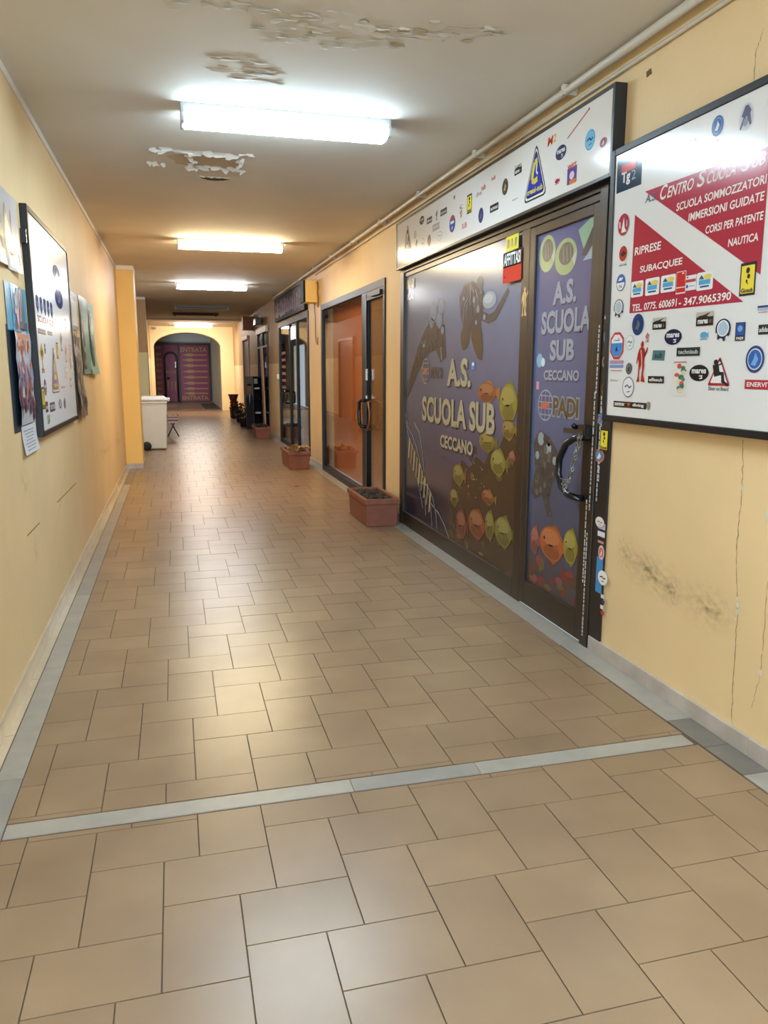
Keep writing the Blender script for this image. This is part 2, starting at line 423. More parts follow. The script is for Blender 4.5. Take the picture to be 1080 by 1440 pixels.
# dark rooms behind the glazed shops
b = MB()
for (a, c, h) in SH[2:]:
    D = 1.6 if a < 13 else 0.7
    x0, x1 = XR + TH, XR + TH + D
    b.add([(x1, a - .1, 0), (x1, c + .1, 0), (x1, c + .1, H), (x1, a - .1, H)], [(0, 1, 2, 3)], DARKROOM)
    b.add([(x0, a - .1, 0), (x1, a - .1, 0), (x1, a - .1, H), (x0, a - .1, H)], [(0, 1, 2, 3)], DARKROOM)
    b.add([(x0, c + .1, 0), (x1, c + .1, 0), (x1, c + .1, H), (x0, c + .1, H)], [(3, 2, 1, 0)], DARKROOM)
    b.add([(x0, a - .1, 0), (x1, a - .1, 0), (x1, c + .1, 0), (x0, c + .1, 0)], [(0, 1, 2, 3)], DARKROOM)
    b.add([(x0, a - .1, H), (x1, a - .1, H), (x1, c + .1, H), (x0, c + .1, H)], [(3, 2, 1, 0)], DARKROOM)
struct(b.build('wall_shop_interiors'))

# cracks, chips, smudges on the right wall (children of the wall)
CRK = mat('crack_brown', '#6B5130', 0.9); CHIP = mat('bare_plaster', '#D8D2C6', 0.8)  # dark brown for crack and scratch lines, pale for chips
def wall_pt(Y, z, d=0.0008): return (XR - d, Y, z)
def wall_poly(b, pts, M, d=0.0008):
    a = sum(pts[i][0] * pts[(i + 1) % len(pts)][1] - pts[(i + 1) % len(pts)][0] * pts[i][1] for i in range(len(pts)))
    if a > 0: pts = pts[::-1]
    b.add([wall_pt(p[0], p[1], d) for p in pts], [tuple(range(len(pts)))], M)
def crack(b, pts, w0):
    rnd = random.Random(3); fine = []
    for (a, c) in zip(pts, pts[1:]):
        for k in range(12):
            t = k / 12; fine.append((a[0] + (c[0] - a[0]) * t + rnd.uniform(-.004, .004), a[1] + (c[1] - a[1]) * t))
    fine.append(pts[-1])
    for (a, c) in zip(fine, fine[1:]):
        ww = w0 * rnd.uniform(.4, 1.2)
        wall_poly(b, [(a[0] - ww, a[1]), (a[0] + ww, a[1]), (c[0] + ww, c[1]), (c[0] - ww, c[1])], CRK)
b = MB()
crack(b, [(2.49, 1.19), (2.47, 1.0), (2.475, .77), (2.44, .55), (2.43, .28), (2.42, .09)], .0013)
crack(b, [(2.30, .69), (2.29, .34), (2.32, .19)], .0009)
crack(b, [(2.56, 2.63), (2.59, 2.56), (2.585, 2.42)], .0012)
b.build('crack', wall_right)
b = MB(); rnd = random.Random(11)
for (Y, z, r) in [(2.47, 1.01, .008), (2.44, .56, .012), (2.44, .53, .012), (2.445, .50, .007), (2.40, .09, .009), (2.29, .34, .012), (2.33, .93, .018), (2.29, .42, .006), (2.43, .41, .008), (2.445, .58, .008)]:
    wall_poly(b, [(Y + r * rnd.uniform(.4, 1.0) * math.cos(k * PI / 4), z + 1.5 * r * rnd.uniform(.5, 1.1) * math.sin(k * PI / 4)) for k in range(8)], CHIP, .0014)
wall_poly(b, [(3.24, 2.71), (3.28, 2.705), (3.285, 2.73), (3.25, 2.735)], CRK, .0014)
b.build('plaster_chip', wall_right)
def smudge_mat(name='smudge', sc1=5.0, col='#5A4F3C', amount=0.26):
    M = bpy.data.materials.new(name); M.use_nodes = True; nt = M.node_tree; b_ = nt.nodes['Principled BSDF']
    b_.inputs['Base Color'].default_value = lin(col); b_.inputs['Roughness'].default_value = .8
    tc = nt.nodes.new('ShaderNodeTexCoord'); n = nt.nodes.new('ShaderNodeTexNoise'); n.inputs['Scale'].default_value = sc1; n.inputs['Detail'].default_value = 4; n.inputs['Roughness'].default_value = .55
    nt.links.new(tc.outputs['Object'], n.inputs['Vector'])
    g = nt.nodes.new('ShaderNodeTexGradient'); g.gradient_type = 'QUADRATIC_SPHERE'
    nt.links.new(tc.outputs['Object'], g.inputs['Vector'])
    mr = nt.nodes.new('ShaderNodeMapRange'); mr.inputs[1].default_value = .40; mr.inputs[2].default_value = .85
    nt.links.new(n.outputs['Fac'], mr.inputs[0])
    mu = nt.nodes.new('ShaderNodeMath'); mu.operation = 'MULTIPLY'; nt.links.new(mr.outputs[0], mu.inputs[0]); nt.links.new(g.outputs['Fac'], mu.inputs[1])
    mu2 = nt.nodes.new('ShaderNodeMath'); mu2.operation = 'MULTIPLY'; mu2.use_clamp = True; mu2.inputs[1].default_value = amount * 3; nt.links.new(mu.outputs[0], mu2.inputs[0])
    nt.links.new(mu2.outputs[0], b_.inputs['Alpha'])
    return M
SMU = smudge_mat()
SMU2 = smudge_mat('faint_smudge', 3.0, '#8A6A3E', .12)
def smudge(Y, z, ry, rz_, side='R', rot=0.0):
    b = MB(); b.rect(0, 0, 2, 2, 0, SMU if side == 'R' else SMU2); o = b.build('scuff_mark', wall_right if side == 'R' else None)
    o.matrix_world = frame_matrix(side, (XR - .0012 if side == 'R' else XL + .0012, Y, z)) @ Matrix.Rotation(rot, 4, 'Z') @ Matrix.Diagonal((ry, rz_, 1, 1))
    return o
WL = bpy.data.objects['wall_left']
smudge(2.98, .53, .36, .14, rot=-.1); smudge(3.22, .58, .13, .14); smudge(2.62, .50, .25, .15); smudge(2.86, .50, .10, .10); smudge(3.05, .56, .12, .11)
for (Y, z, a, c, r) in [(5.2, .62, .5, .05, .5), (4.25, .52, .09, .14, 0), (8.6, .62, 1.4, .16, 0), (10.6, .55, 1.2, .2, 0), (4.1, .9, .2, .2, 0)]:
    o = smudge(Y, z, a, c, 'L', r if r else 0.0); o.parent = WL
b = MB()
for (a, c) in [((5.08, .64), (6.05, .625)), ((4.05, .645), (4.42, .64))]:
    b.add([(XL + .001, a[0], a[1] - .003), (XL + .001, c[0], c[1] - .003), (XL + .001, c[0], c[1] + .003), (XL + .001, a[0], a[1] + .003)], [(0, 1, 2, 3)], CRK)
b.build('scratch', WL)

# peeling paint on the ceiling
FLAKE = mat('paint_flake', '#E4E0D8', 0.7); BARE = mat('bare_ceiling', '#C6B69C', 0.85); MOULD = mat('dark_stain', '#4A3A2C', 0.9)
def flake(b, x, y, sx, sy_, drop, rnd, M=FLAKE, far=True):
    M = M or FLAKE
    n = 9; ring = []
    for k in range(n):
        a = 2 * PI * k / n; q = rnd.uniform(.35, 1.25)
        ring.append((x + sx * q * math.cos(a), y + sy_ * q * math.sin(a)))
    vs = [(p[0], p[1], H - .0015 - drop * max(0.0, ((p[1] - y + sy_) if far else (y + sy_ - p[1])) / (2 * sy_ + 1e-6)) ** 1.5) for p in ring] + [(x, y, H - .002 - drop * .2)]
    b.add(vs, [((k + 1) % n, k, n) for k in range(n)], M, True)
def flat_patch(b, x, y, sx, sy_, rnd, M, d=.0008, n=18):
    ring = [(x + sx * rnd.uniform(.75, 1.1) * math.cos(2 * PI * k / n), y + sy_ * rnd.uniform(.7, 1.1) * math.sin(2 * PI * k / n), H - d) for k in range(n)]
    b.add(ring, [tuple(range(n))[::-1]], M)
rnd = random.Random(5)
b = MB()
flat_patch(b, .27, 5.93, .27, .22, rnd, BARE)
for k in range(15): flake(b, -.06 + .62 * k / 14, 5.70 + rnd.uniform(-.03, .05), rnd.uniform(.03, .08), rnd.uniform(.01, .05), rnd.uniform(.006, .03), rnd)
for k in range(10): flake(b, .19 + .36 * k / 9, 6.09 + rnd.uniform(-.03, .05), rnd.uniform(.02, .05), rnd.uniform(.02, .05), rnd.uniform(.01, .03), rnd)
for k in range(5): flake(b, .18 + rnd.uniform(-.02, .03), 5.8 + k * .07, .03, .03, .02, rnd)
for k in range(4): flake(b, .52 + rnd.uniform(-.03, .03), 5.8 + k * .07, .025, .03, .02, rnd)
for k in range(3): flake(b, -.1 + k * .045, 6.05 + rnd.uniform(-.02, .02), .03, .035, .025, rnd)
flat_patch(b, .37, 6.45, .11, .06, rnd, MOULD, .0012)
for k in range(4): flake(b, .28 + k * .06, 6.37, .04, .012, .01, rnd)
b.build('peeling_paint', ceiling)
b = MB()
for k in range(38):
    t = rnd.random(); flake(b, .26 + .36 * rnd.random() * (.5 + t / 2), 3.97 + .32 * t, rnd.uniform(.03, .09), rnd.uniform(.008, .022), rnd.uniform(.002, .008), rnd, (FLAKE, CEIL, CEIL, CEIL, BARE)[k % 5], k % 2 == 0)
b.build('peeling_paint', ceiling)
b = MB()
for k in range(110):
    x = rnd.uniform(-.02, 1.45); yc = 3.42 + .12 * math.sin(x * 3) + (.12 if x > .9 else 0)
    flake(b, x, yc + rnd.gauss(0, .06), rnd.uniform(.015, .06), rnd.uniform(.008, .03), rnd.uniform(.001, .007), rnd, CEIL if k % 8 else BARE, k % 3 == 0)
for k in range(40):
    flake(b, rnd.uniform(.45, 1.05), 3.70 + rnd.gauss(0, .05), rnd.uniform(.01, .045), rnd.uniform(.005, .014), rnd.uniform(.002, .007), rnd, CEIL if k % 8 else BARE, False)
b.build('peeling_paint', ceiling)

# ------------------------------------------------------------------ ceiling lamps
def lamp(Y, label, power, col, x0=.10, x1=1.29, lit=True, wid=.19):
    t = thing('ceiling_lamp', label, 'lamp', 'F', ((x0 + x1) / 2, Y, H), 0, 'lamps along the corridor ceiling')
    L_ = (x1 - x0) / 2
    b = MB(); b.box(-L_, L_, -wid * .43, wid * .43, -.05, 0, HOUSING if lit else mat('off_lamp_housing', '#8A8178', .6)); b.build('housing', t, bevel=.004)  # darker housing colour when the lamp is off
    M = mat('lamp_glow_%d' % round(Y * 10), '#F2F2F2', .4, emit=col, estr=power) if lit else mat('dead_diffuser', '#8C8780', .4)
    b = MB(); prof = [(-wid * .43, -.050), (-wid / 2, -.066), (-wid / 2 + .02, -.098), (-.02, -.106), (.02, -.106), (wid / 2 - .02, -.098), (wid / 2, -.066), (wid * .43, -.050)]
    n = len(prof); Li = L_ - .02
    vs = [(-Li, p[0], p[1]) for p in prof] + [(Li, p[0], p[1]) for p in prof]
    b.add(vs, [(k + 1, k, k + n, k + n + 1) for k in range(n - 1)] + [tuple(range(n)), tuple(range(2 * n - 1, n - 1, -1))], M); b.build('diffuser', t)
    for s in (-1, 1):
        b = MB(); b.box(s * (L_ - .02), s * L_, -wid / 2 + .004, wid / 2 - .004, -.10, -.04, HOUSING); b.build('end_cap', t, bevel=.004)
    return t
lamp(0.1, 'lit tube lamp overhead at the street end, behind the viewpoint', PW_BACK, LAMP_BACK)
lamp(4.78, 'nearest lit tube lamp, cool white, between two peeling ceiling patches', PW_1, LAMP_COOL)
lamp(9.42, 'warm glowing tube lamp, second lit one down the corridor', PW_2, LAMP_WARM)
lamp(14.05, 'third lit tube lamp, small and neutral white, near the black fascia sign', PW_3, LAMP_MID)
lamp(18.9, 'unlit pale tube lamp with a dead grey diffuser beyond the lit ones', 0, None, lit=False)
lamp(26.6, 'farthest lit tube lamp glowing in front of the yellow arch', PW_6, LAMP_PINK)
t = thing('lamp_bar', 'brown bare lamp bar without cover on the far ceiling', 'lamp', 'F', (.62, 21.4, H))
b = MB(); b.box(-.58, .58, -.06, .06, -.07, 0, RUSTBAR); b.build('housing', t, bevel=.004)
for s in (-1, 1):
    b = MB(); b.box(s * .5, s * .53, -.03, .03, -.10, -.07, RUSTBAR); b.build('tube_holder', t)

# conduit along the right wall
t = thing('conduit_pipe', 'pale grey conduit pipe running under the ceiling along the shop wall', 'pipe', 'F', (2.0, 3.0, 2.845))
b = MB(); b.tube([(0, -6.5, 0), (0, 9.7, 0)], .02, CONDUIT, 10); b.build('pipe_run', t)
b = MB(); b.tube([(0.0, 9.7, 0), (0, 13.2, 0)], .016, CONDUIT, 10); b.build('pipe_run', t)
b = MB(); b.tube([(.045, -6.5, -.05), (.045, 8.6, -.05)], .009, CONDUIT, 8); b.build('thin_cable', t)
for k in range(9):
    b = MB(); yy = -1.6 + k * 1.25; b.box(-.024, .058, yy, yy + .03, -.02, .03, CONDUIT); b.build('pipe_clip', t, bevel=.003)

# ------------------------------------------------------------------ sticker art
NAVY, BLUE, CYAN, YEL, RED, BLK, WHT, GRY = '#20245E', '#2C5FA8', '#4DA3D6', '#E8D33A', '#B82C3A', '#19191C', '#E4E4E6', '#85878A'
def rounded(cx, cy_, w_, h_, r, n=5):
    pts = []
    for (sx, sy_, a0) in ((1, 1, 0), (-1, 1, PI / 2), (-1, -1, PI), (1, -1, 3 * PI / 2)):
        for k in range(n):
            a = a0 + PI / 2 * k / (n - 1); pts.append((cx + sx * (w_ / 2 - r) + r * math.cos(a), cy_ + sy_ * (h_ / 2 - r) + r * math.sin(a)))
    return pts
def diver_pts(cx, cy_, w_, h_, flip=1):
    P = [(.02, 1), (.14, .96), (.15, .88), (.1, .84), (.22, .8), (.3, .68), (.45, .73), (.5, .82), (.42, .84), (.36, .76), (.26, .6), (.24, .5), (.27, .38), (.2, .2), (.26, .12), (.36, 0), (.02, .02), (.06, .2), (.06, .36), (0, .42), (-.12, .28), (-.14, .14), (-.08, .02), (-.34, 0), (-.24, .14), (-.22, .3), (-.2, .48), (-.26, .56), (-.36, .44), (-.4, .46), (-.3, .68), (-.2, .8), (-.06, .84), (-.1, .92)]
    return [(cx + flip * p[0] * w_, cy_ - h_ / 2 + p[1] * h_) for p in P]
def tri_pts(cx, cy_, w_, h_, r=.12):
    out = []
    C = [(cx - w_ / 2, cy_ - h_ / 2), (cx + w_ / 2, cy_ - h_ / 2), (cx, cy_ + h_ / 2)]
    for i in range(3):
        p, q, s = Vector(C[i - 1]), Vector(C[i]), Vector(C[(i + 1) % 3])
        out += [tuple(q + (p - q) * r), tuple(q + (p - q) * r * .3 + (s - q) * r * .3), tuple(q + (s - q) * r)]
    return out
D1, D2, D3, D4 = .0006, .0011, .0016, .0021
def sticker(parent, kind, cx, cy_, w_, h_, base=0.0, label=None, **k):
    b = MB(); n1, n2, n3, n4 = base + D1, base + D2, base + D3, base + D4
    c1 = k.get('c1', BLK); c2 = k.get('c2', WHT); txt = k.get('t')
    if kind == 'bar':                       # dark bar with lettering
        b.rect(cx, cy_, w_, h_, n1, ink(c1)); b.text(txt, cx, cy_, w_ * .84, h_ * .5, n2, ink(c2), .02, center=True)
    elif kind == 'word':
        b.text(txt, cx, cy_, w_, h_, n1, ink(c1), .02, center=True)
    elif kind == 'oval':                    # dark oval, name and a hook mark
        b.ell(cx, cy_, w_, h_, n1, ink(c1)); b.text(txt, cx, cy_ + h_ * .1, w_ * .74, h_ * .26, n2, ink(c2), .03, center=True)
        b.line([(cx + w_ * .02, cy_ - h_ * .18), (cx + w_ * .2, cy_ - h_ * .16), (cx + w_ * .12, cy_ - h_ * .24), (cx + w_ * .2, cy_ - h_ * .32), (cx + w_ * .04, cy_ - h_ * .34)], h_ * .06, n2, ink(c2))
    elif kind == 'maresbox':
        b.rect(cx, cy_ + h_ * .2, w_, h_ * .6, n1, ink('#B9B4A8')); b.rect(cx, cy_ - h_ * .18, w_, h_ * .64, n2, ink(BLK))
        b.poly([(cx - w_ * .4, cy_ + h_ * .2), (cx - w_ * .1, cy_ + h_ * .26), (cx + w_ * .35, cy_ + h_ * .44), (cx + w_ * .1, cy_ + h_ * .2), (cx + w_ * .3, cy_ + h_ * .12), (cx - w_ * .3, cy_ + h_ * .08)], n3, ink('#2A2824'))
        b.text('mares', cx - w_ * .1, cy_ - h_ * .2, w_ * .6, h_ * .3, n3, ink(WHT), .03, center=True); b.rect(cx + w_ * .34, cy_ - h_ * .2, w_ * .14, h_ * .26, n3, ink('#7A4434'))
    elif kind == 'seal':                    # round badge with a rim
        b.ell(cx, cy_, w_, h_, n1, ink(c1)); b.ell(cx, cy_, w_ * .8, h_ * .8, n2, ink(c2))
        b.ell(cx, cy_, w_ * .7, h_ * .7, n3, ink(k.get('c3', c1)))
        b.poly([(cx - w_ * .2, cy_ - h_ * .2), (cx + w_ * .05, cy_ - h_ * .25), (cx + w_ * .2, cy_), (cx + w_ * .02, cy_ + h_ * .25), (cx - w_ * .05, cy_ + h_ * .02)], n4, ink(k.get('c4', c2)))
    elif kind == 'ring':                    # pale disc, thin rim and a mark
        b.ell(cx, cy_, w_, h_, n1, ink(c1)); b.ell(cx, cy_, w_ * .9, h_ * .9, n2, ink(c2))
        b.line([(cx - w_ * .28, cy_), (cx - w_ * .05, cy_ + h_ * .1), (cx + w_ * .1, cy_ - h_ * .04), (cx + w_ * .3, cy_ + h_ * .06)], h_ * .08, n3, ink(k.get('c3', c1)))
        b.line([(cx - w_ * .1, cy_ - h_ * .25), (cx + w_ * .18, cy_ - h_ * .2)], h_ * .05, n3, ink(k.get('c3', c1)))
    elif kind == 'halves':                  # blue upper half, white lower half
        b.ell(cx, cy_, w_, h_, n1, ink(c1)); b.ell(cx, cy_, w_ * .88, h_ * .88, n2, ink(WHT), 16, PI, 2 * PI)
        b.poly([(cx - w_ * .3, cy_ + h_ * .12), (cx - w_ * .1, cy_ + h_ * .3), (cx + w_ * .3, cy_ + h_ * .28), (cx + w_ * .1, cy_ + h_ * .12)], n2, ink(WHT)); b.text(k.get('t', 'N'), cx, cy_ - h_ * .22, w_ * .3, h_ * .2, n3, ink(c1), .02, center=True)
    elif kind == 'fipsas':
        b.ell(cx, cy_ + h_ * .06, w_, h_ * .84, n1, ink(c1)); b.ell(cx, cy_ + h_ * .08, w_ * .78, h_ * .68, n2, ink(WHT))
        b.ell(cx, cy_ + h_ * .08, w_ * .62, h_ * .56, n3, ink(k.get('c3', '#9CB4C8')))
        for q in range(5): b.rect(cx + (q - 2) * w_ * .11, cy_ + h_ * .08, w_ * .03, h_ * .5, n4, ink(WHT))
        for q in range(6):
            a = PI * (1.15 + .7 * q / 5); b.rect(cx + math.cos(a) * w_ * .45, cy_ + h_ * .02 + math.sin(a) * h_ * .42, w_ * .12, h_ * .12, n2, ink(BLK if q % 2 else WHT), a)
    elif kind == 'card':                    # white card, yellow sun, blue boat
        b.poly(rounded(cx, cy_, w_, h_, min(w_, h_) * .12), n1, ink('#E6ECF2')); b.ell(cx + w_ * .18, cy_ + h_ * .22, w_ * .48, h_ * .3, n2, ink('#E3C964'))
        b.poly([(cx - w_ * .36, cy_ + h_ * .12), (cx - w_ * .2, cy_ + h_ * .36), (cx - w_ * .02, cy_ + h_ * .1)], n3, ink('#2A5E72')); b.rect(cx, cy_ - h_ * .06, w_ * .7, h_ * .26, n3, ink(CYAN)); b.rect(cx, cy_ - h_ * .3, w_ * .56, h_ * .1, n2, ink('#2E4E86'))
    elif kind == 'redcard':
        b.rect(cx, cy_, w_, h_, n1, ink('#E6DADA')); b.rect(cx, cy_ + h_ * .14, w_ * .92, h_ * .66, n2, ink('#C4252F')); b.rect(cx, cy_ - h_ * .34, w_ * .92, h_ * .2, n2, ink('#C4252F')); b.rect(cx + w_ * .2, cy_ + h_ * .4, w_ * .2, h_ * .06, n3, ink(WHT))
    elif kind == 'listcard':
        b.rect(cx, cy_, w_, h_, n1, ink('#E4E6EE')); b.rect(cx, cy_ + h_ * .14, w_ * .9, h_ * .2, n2, ink('#B84048')); b.ell(cx - w_ * .3, cy_ + h_ * .38, w_ * .14, h_ * .14, n2, ink('#5A6478')); b.ell(cx - w_ * .3, cy_ - h_ * .22, w_ * .2, h_ * .24, n2, ink('#3A5AA0')); b.rect(cx + w_ * .12, cy_ - h_ * .22, w_ * .5, h_ * .07, n2, ink('#9AA4C4'))
    elif kind == 'yellowtall':              # yellow panel with bubbles, black lettering strip
        rot = k.get('rot', 0); b.rect(cx, cy_, w_, h_, n1, ink(BLK)); b.rect(cx, cy_ + h_ * .08, w_ * .84, h_ * .66, n2, ink(YEL))
        b.rect(cx, cy_ - h_ * .34, w_ * .84, h_ * .18, n2, ink(YEL)); b.text('Giosub', cx, cy_ - h_ * .34, w_ * .76, h_ * .14, n3, ink(BLK), .03, center=True)
        for (x, y, r) in ((.0, .26, .24), (.06, .08, .19), (-.05, -.06, .12), (0, -.13, .07)): b.ell(cx + x * w_, cy_ + y * h_, r * w_, r * w_ * 1.1, n3, ink(BLK))
    elif kind == 'padibox':
        b.rect(cx, cy_, w_, h_, n1, ink(BLK)); b.rect(cx, cy_ + h_ * .12, w_ * .86, h_ * .66, n2, ink('#24489A')); b.ell(cx, cy_ + h_ * .16, w_ * .5, h_ * .34, n3, ink('#6C9AD6')); b.text('PADI', cx, cy_ - h_ * .36, w_ * .7, h_ * .15, n2, ink(WHT), .03, center=True)
    elif kind == 'octagon':
        oc = lambda s: [(cx + w_ / 2 * s * x, cy_ + h_ / 2 * s * y) for x, y in ((.42, 1), (1, .55), (1, -.45), (.42, -1), (-.42, -1), (-1, -.45), (-1, .55), (-.42, 1))]
        b.poly(oc(1), n1, ink('#BC3440')); b.poly(oc(.82), n2, ink(WHT)); q = oc(.8); b.poly([q[2], q[3], q[4], q[5], (q[5][0], cy_ + h_ * .1), (q[2][0], cy_ + h_ * .1)], n3, ink('#3C88CE'))
        b.poly([(cx - w_ * .1, cy_ - h_ * .2), (cx, cy_ + h_ * .02), (cx + w_ * .08, cy_ - h_ * .2)], n4, ink(NAVY)); b.line([(cx - w_ * .2, cy_ + h_ * .2), (cx + w_ * .2, cy_ + h_ * .2), (cx + w_ * .1, cy_ + h_ * .3)], h_ * .03, n3, ink('#33557A'))
    elif kind == 'lines':
        b.rect(cx, cy_ + h_ * .32, w_, h_ * .26, n1, ink(c1)); b.rect(cx, cy_ - h_ * .02, w_ * .98, h_ * .22, n1, ink(c2)); b.line([(cx - w_ * .4, cy_ - h_ * .36), (cx + w_ * .4, cy_ - h_ * .36)], h_ * .1, n1, ink('#C89090'))
    elif kind == 'diver':
        b.poly(diver_pts(cx, cy_, w_, h_, k.get('flip', 1)), n1, ink(c1)); b.line([(cx - w_ * .05, cy_ + h_ * .28), (cx + w_ * .05, cy_ + h_ * .05), (cx + w_ * .08, cy_ - h_ * .25)], w_ * .06, n2, ink(c2))
    elif kind == 'figcircle':
        b.ell(cx, cy_, w_, h_ * 1.1, n1, ink('#C8CCD8')); b.poly([(cx - w_ * .1, cy_ + h_ * .45), (cx + w_ * .12, cy_ + h_ * .45), (cx + w_ * .36, cy_ + h_ * .2), (cx + w_ * .3, cy_ + h_ * .08), (cx + w_ * .42, cy_ - h_ * .36), (cx + w_ * .3, cy_ - h_ * .4), (cx + .04 * w_, cy_ + h_ * .02), (cx - w_ * .34, cy_ - h_ * .48), (cx - w_ * .44, cy_ - h_ * .42), (cx - w_ * .2, cy_), (cx - w_ * .34, cy_ + h_ * .06), (cx - w_ * .3, cy_ + h_ * .14)], n2, ink('#565A78')); b.ell(cx, cy_ - h_ * .22, w_ * .36, h_ * .34, n3, ink('#8A90A8'))
    elif kind == 'card2':                   # many-coloured card
        cs = k.get('cs', ['#C8504A', '#3E7A52', '#5E7A8A', '#D8C8A0']); b.poly(rounded(cx, cy_, w_ * .9, h_, w_ * .1), n1, ink('#DCDCDA')); rr = random.Random(round(cx * 1000))
        for q in range(12): b.ell(cx + rr.uniform(-.26, .26) * w_, cy_ + (.34 - q * .062) * h_, w_ * rr.uniform(.2, .42), h_ * rr.uniform(.08, .16), n2 + q * .0001, ink(cs[q % len(cs)]), 10)
        b.rect(cx, cy_ + h_ * .45, w_ * .8, h_ * .04, n2, ink('#B87A80'))
    elif kind == 'board':                   # diver sitting in a warning triangle
        b.poly(tri_pts(cx, cy_, w_, h_, .06), n1, ink('#A8242E')); b.poly(tri_pts(cx, cy_ - h_ * .02, w_ * .76, h_ * .78, .06), n2, ink(WHT))
        b.ell(cx - w_ * .16, cy_ + h_ * .3, w_ * .2, h_ * .18, n3, ink(BLK)); b.poly([(cx - w_ * .3, cy_ + h_ * .2), (cx - w_ * .04, cy_ + h_ * .24), (cx + .02 * w_, cy_ - h_ * .02), (cx + w_ * .2, cy_ - h_ * .04), (cx + w_ * .26, cy_ - h_ * .34), (cx + w_ * .42, cy_ - h_ * .44), (cx + w_ * .4, cy_ - h_ * .52), (cx + w_ * .12, cy_ - h_ * .38), (cx + w_ * .1, cy_ - h_ * .14), (cx - w_ * .2, cy_ - h_ * .2)], n3, ink(BLK)); b.line([(cx - w_ * .02, cy_ + h_ * .2), (cx + w_ * .1, cy_ + h_ * .26), (cx - .04 * w_, cy_ + h_ * .4)], h_ * .05, n3, ink(BLK))
        b.text('Diver on Board', cx, cy_ - h_ * .6, w_ * .88, h_ * .13, n1, ink('#3A3A40'), .01, center=True)
    elif kind == 'tri':                     # tall blue and yellow triangle badge
        b.poly(tri_pts(cx, cy_, w_, h_), n1, ink('#1B1D3A')); b.poly(tri_pts(cx, cy_ - h_ * .012, w_ * .92, h_ * .92), n2, ink('#D9DAD2')); b.poly(tri_pts(cx, cy_ - h_ * .02, w_ * .82, h_ * .83), n3, ink('#1B1D3A')); b.poly(tri_pts(cx, cy_ - h_ * .03, w_ * .75, h_ * .76), n4, ink('#2A33A0'))
        b.line([(cx + w_ * .08, cy_ + h_ * .16), (cx - w_ * .03, cy_ + h_ * .14), (cx - w_ * .1, cy_ + .0 * h_), (cx - w_ * .13, cy_ - h_ * .14), (cx - w_ * .04, cy_ - h_ * .19), (cx + w_ * .1, cy_ - h_ * .16)], w_ * .1, n4 + .0004, ink('#D6CE4A'))
        b.line([(cx + w_ * .06, cy_ + h_ * .1), (cx + w_ * .04, cy_ - h_ * .02), (cx + w_ * .1, cy_ - h_ * .08)], w_ * .04, n4 + .0004, ink('#E4E4D0'))
        b.text('cressi-sub', cx, cy_ - h_ * .33, w_ * .66, h_ * .1, n4 + .0004, ink('#D6CE4A'), .03, center=True)
    elif kind == 'rai':
        b.ell(cx, cy_, w_, h_, n1, ink('#A8304A')); b.poly([(cx - w_ * .16, cy_ - h_ * .36), (cx + w_ * .3, cy_ - h_ * .34), (cx + w_ * .12, cy_ - h_ * .16), (cx + .04 * w_, cy_ + h_ * .34), (cx - w_ * .12, cy_ - h_ * .12)], n2, ink(WHT)); b.text('R', cx - w_ * .3, cy_ + h_ * .02, w_ * .16, h_ * .3, n2, ink(WHT), .03, center=True); b.text('I', cx + w_ * .3, cy_ + h_ * .02, w_ * .06, h_ * .3, n2, ink(WHT), .03, center=True)
    elif kind == 'redsub':
        b.ell(cx, cy_ + h_ * .1, w_, h_ * .86, n1, ink('#EAE6E6')); b.ell(cx, cy_ + h_ * .1, w_ * .84, h_ * .72, n2, ink('#A82834')); b.poly([(cx - w_ * .26, cy_ + h_ * .06), (cx, cy_ + h_ * .24), (cx + w_ * .3, cy_ + h_ * .12), (cx + w_ * .1, cy_ - h_ * .04), (cx - .1 * w_, cy_ - h_ * .02)], n3, ink('#2A2024')); b.text('red sub', cx, cy_ - h_ * .42, w_ * .8, h_ * .1, n1, ink('#444'.replace('#444', '#444444')), .02, center=True)
    elif kind == 'fish':
        b.ell(cx, cy_, w_ * .8, h_ * .7, n1, ink(c1)); b.poly([(cx + w_ * .3, cy_), (cx + w_ * .5, cy_ + h_ * .35), (cx + w_ * .5, cy_ - h_ * .35)], n1, ink(c1)); b.rect(cx, cy_ - h_ * .44, w_ * .8, h_ * .1, n1, ink(c1))
    elif kind == 'shield':
        b.poly([(cx - w_ * .4, cy_ + h_ * .4), (cx, cy_ + h_ * .5), (cx + w_ * .4, cy_ + h_ * .4), (cx + w_ * .4, cy_ - h_ * .15), (cx, cy_ - h_ * .5), (cx - w_ * .4, cy_ - h_ * .15)], n1, ink(c1)); b.rect(cx, cy_, w_ * .5, h_ * .3, n2, ink(c2))
    elif kind == 'drop':                    # red over blue rounded shield
        b.ell(cx, cy_, w_, h_, n1, ink('#34469C')); b.ell(cx, cy_ + h_ * .02, w_ * .98, h_ * .96, n2, ink('#B0485A'), 16, .15 * PI, .85 * PI); b.rect(cx, cy_ + h_ * .08, w_ * .6, h_ * .16, n3, ink(WHT)); b.ell(cx, cy_ - h_ * .24, w_ * .3, h_ * .2, n3, ink('#8AA0DC'))
    elif kind == 'ribbon':
        b.line(k['pts'], h_, n1, ink(c1)); q = k['pts']; b.ell(q[-1][0], q[-1][1], h_ * 1.7, h_ * 1.7, n2, ink('#6A5A50'))
    return b.build('sticker', parent, label=label)

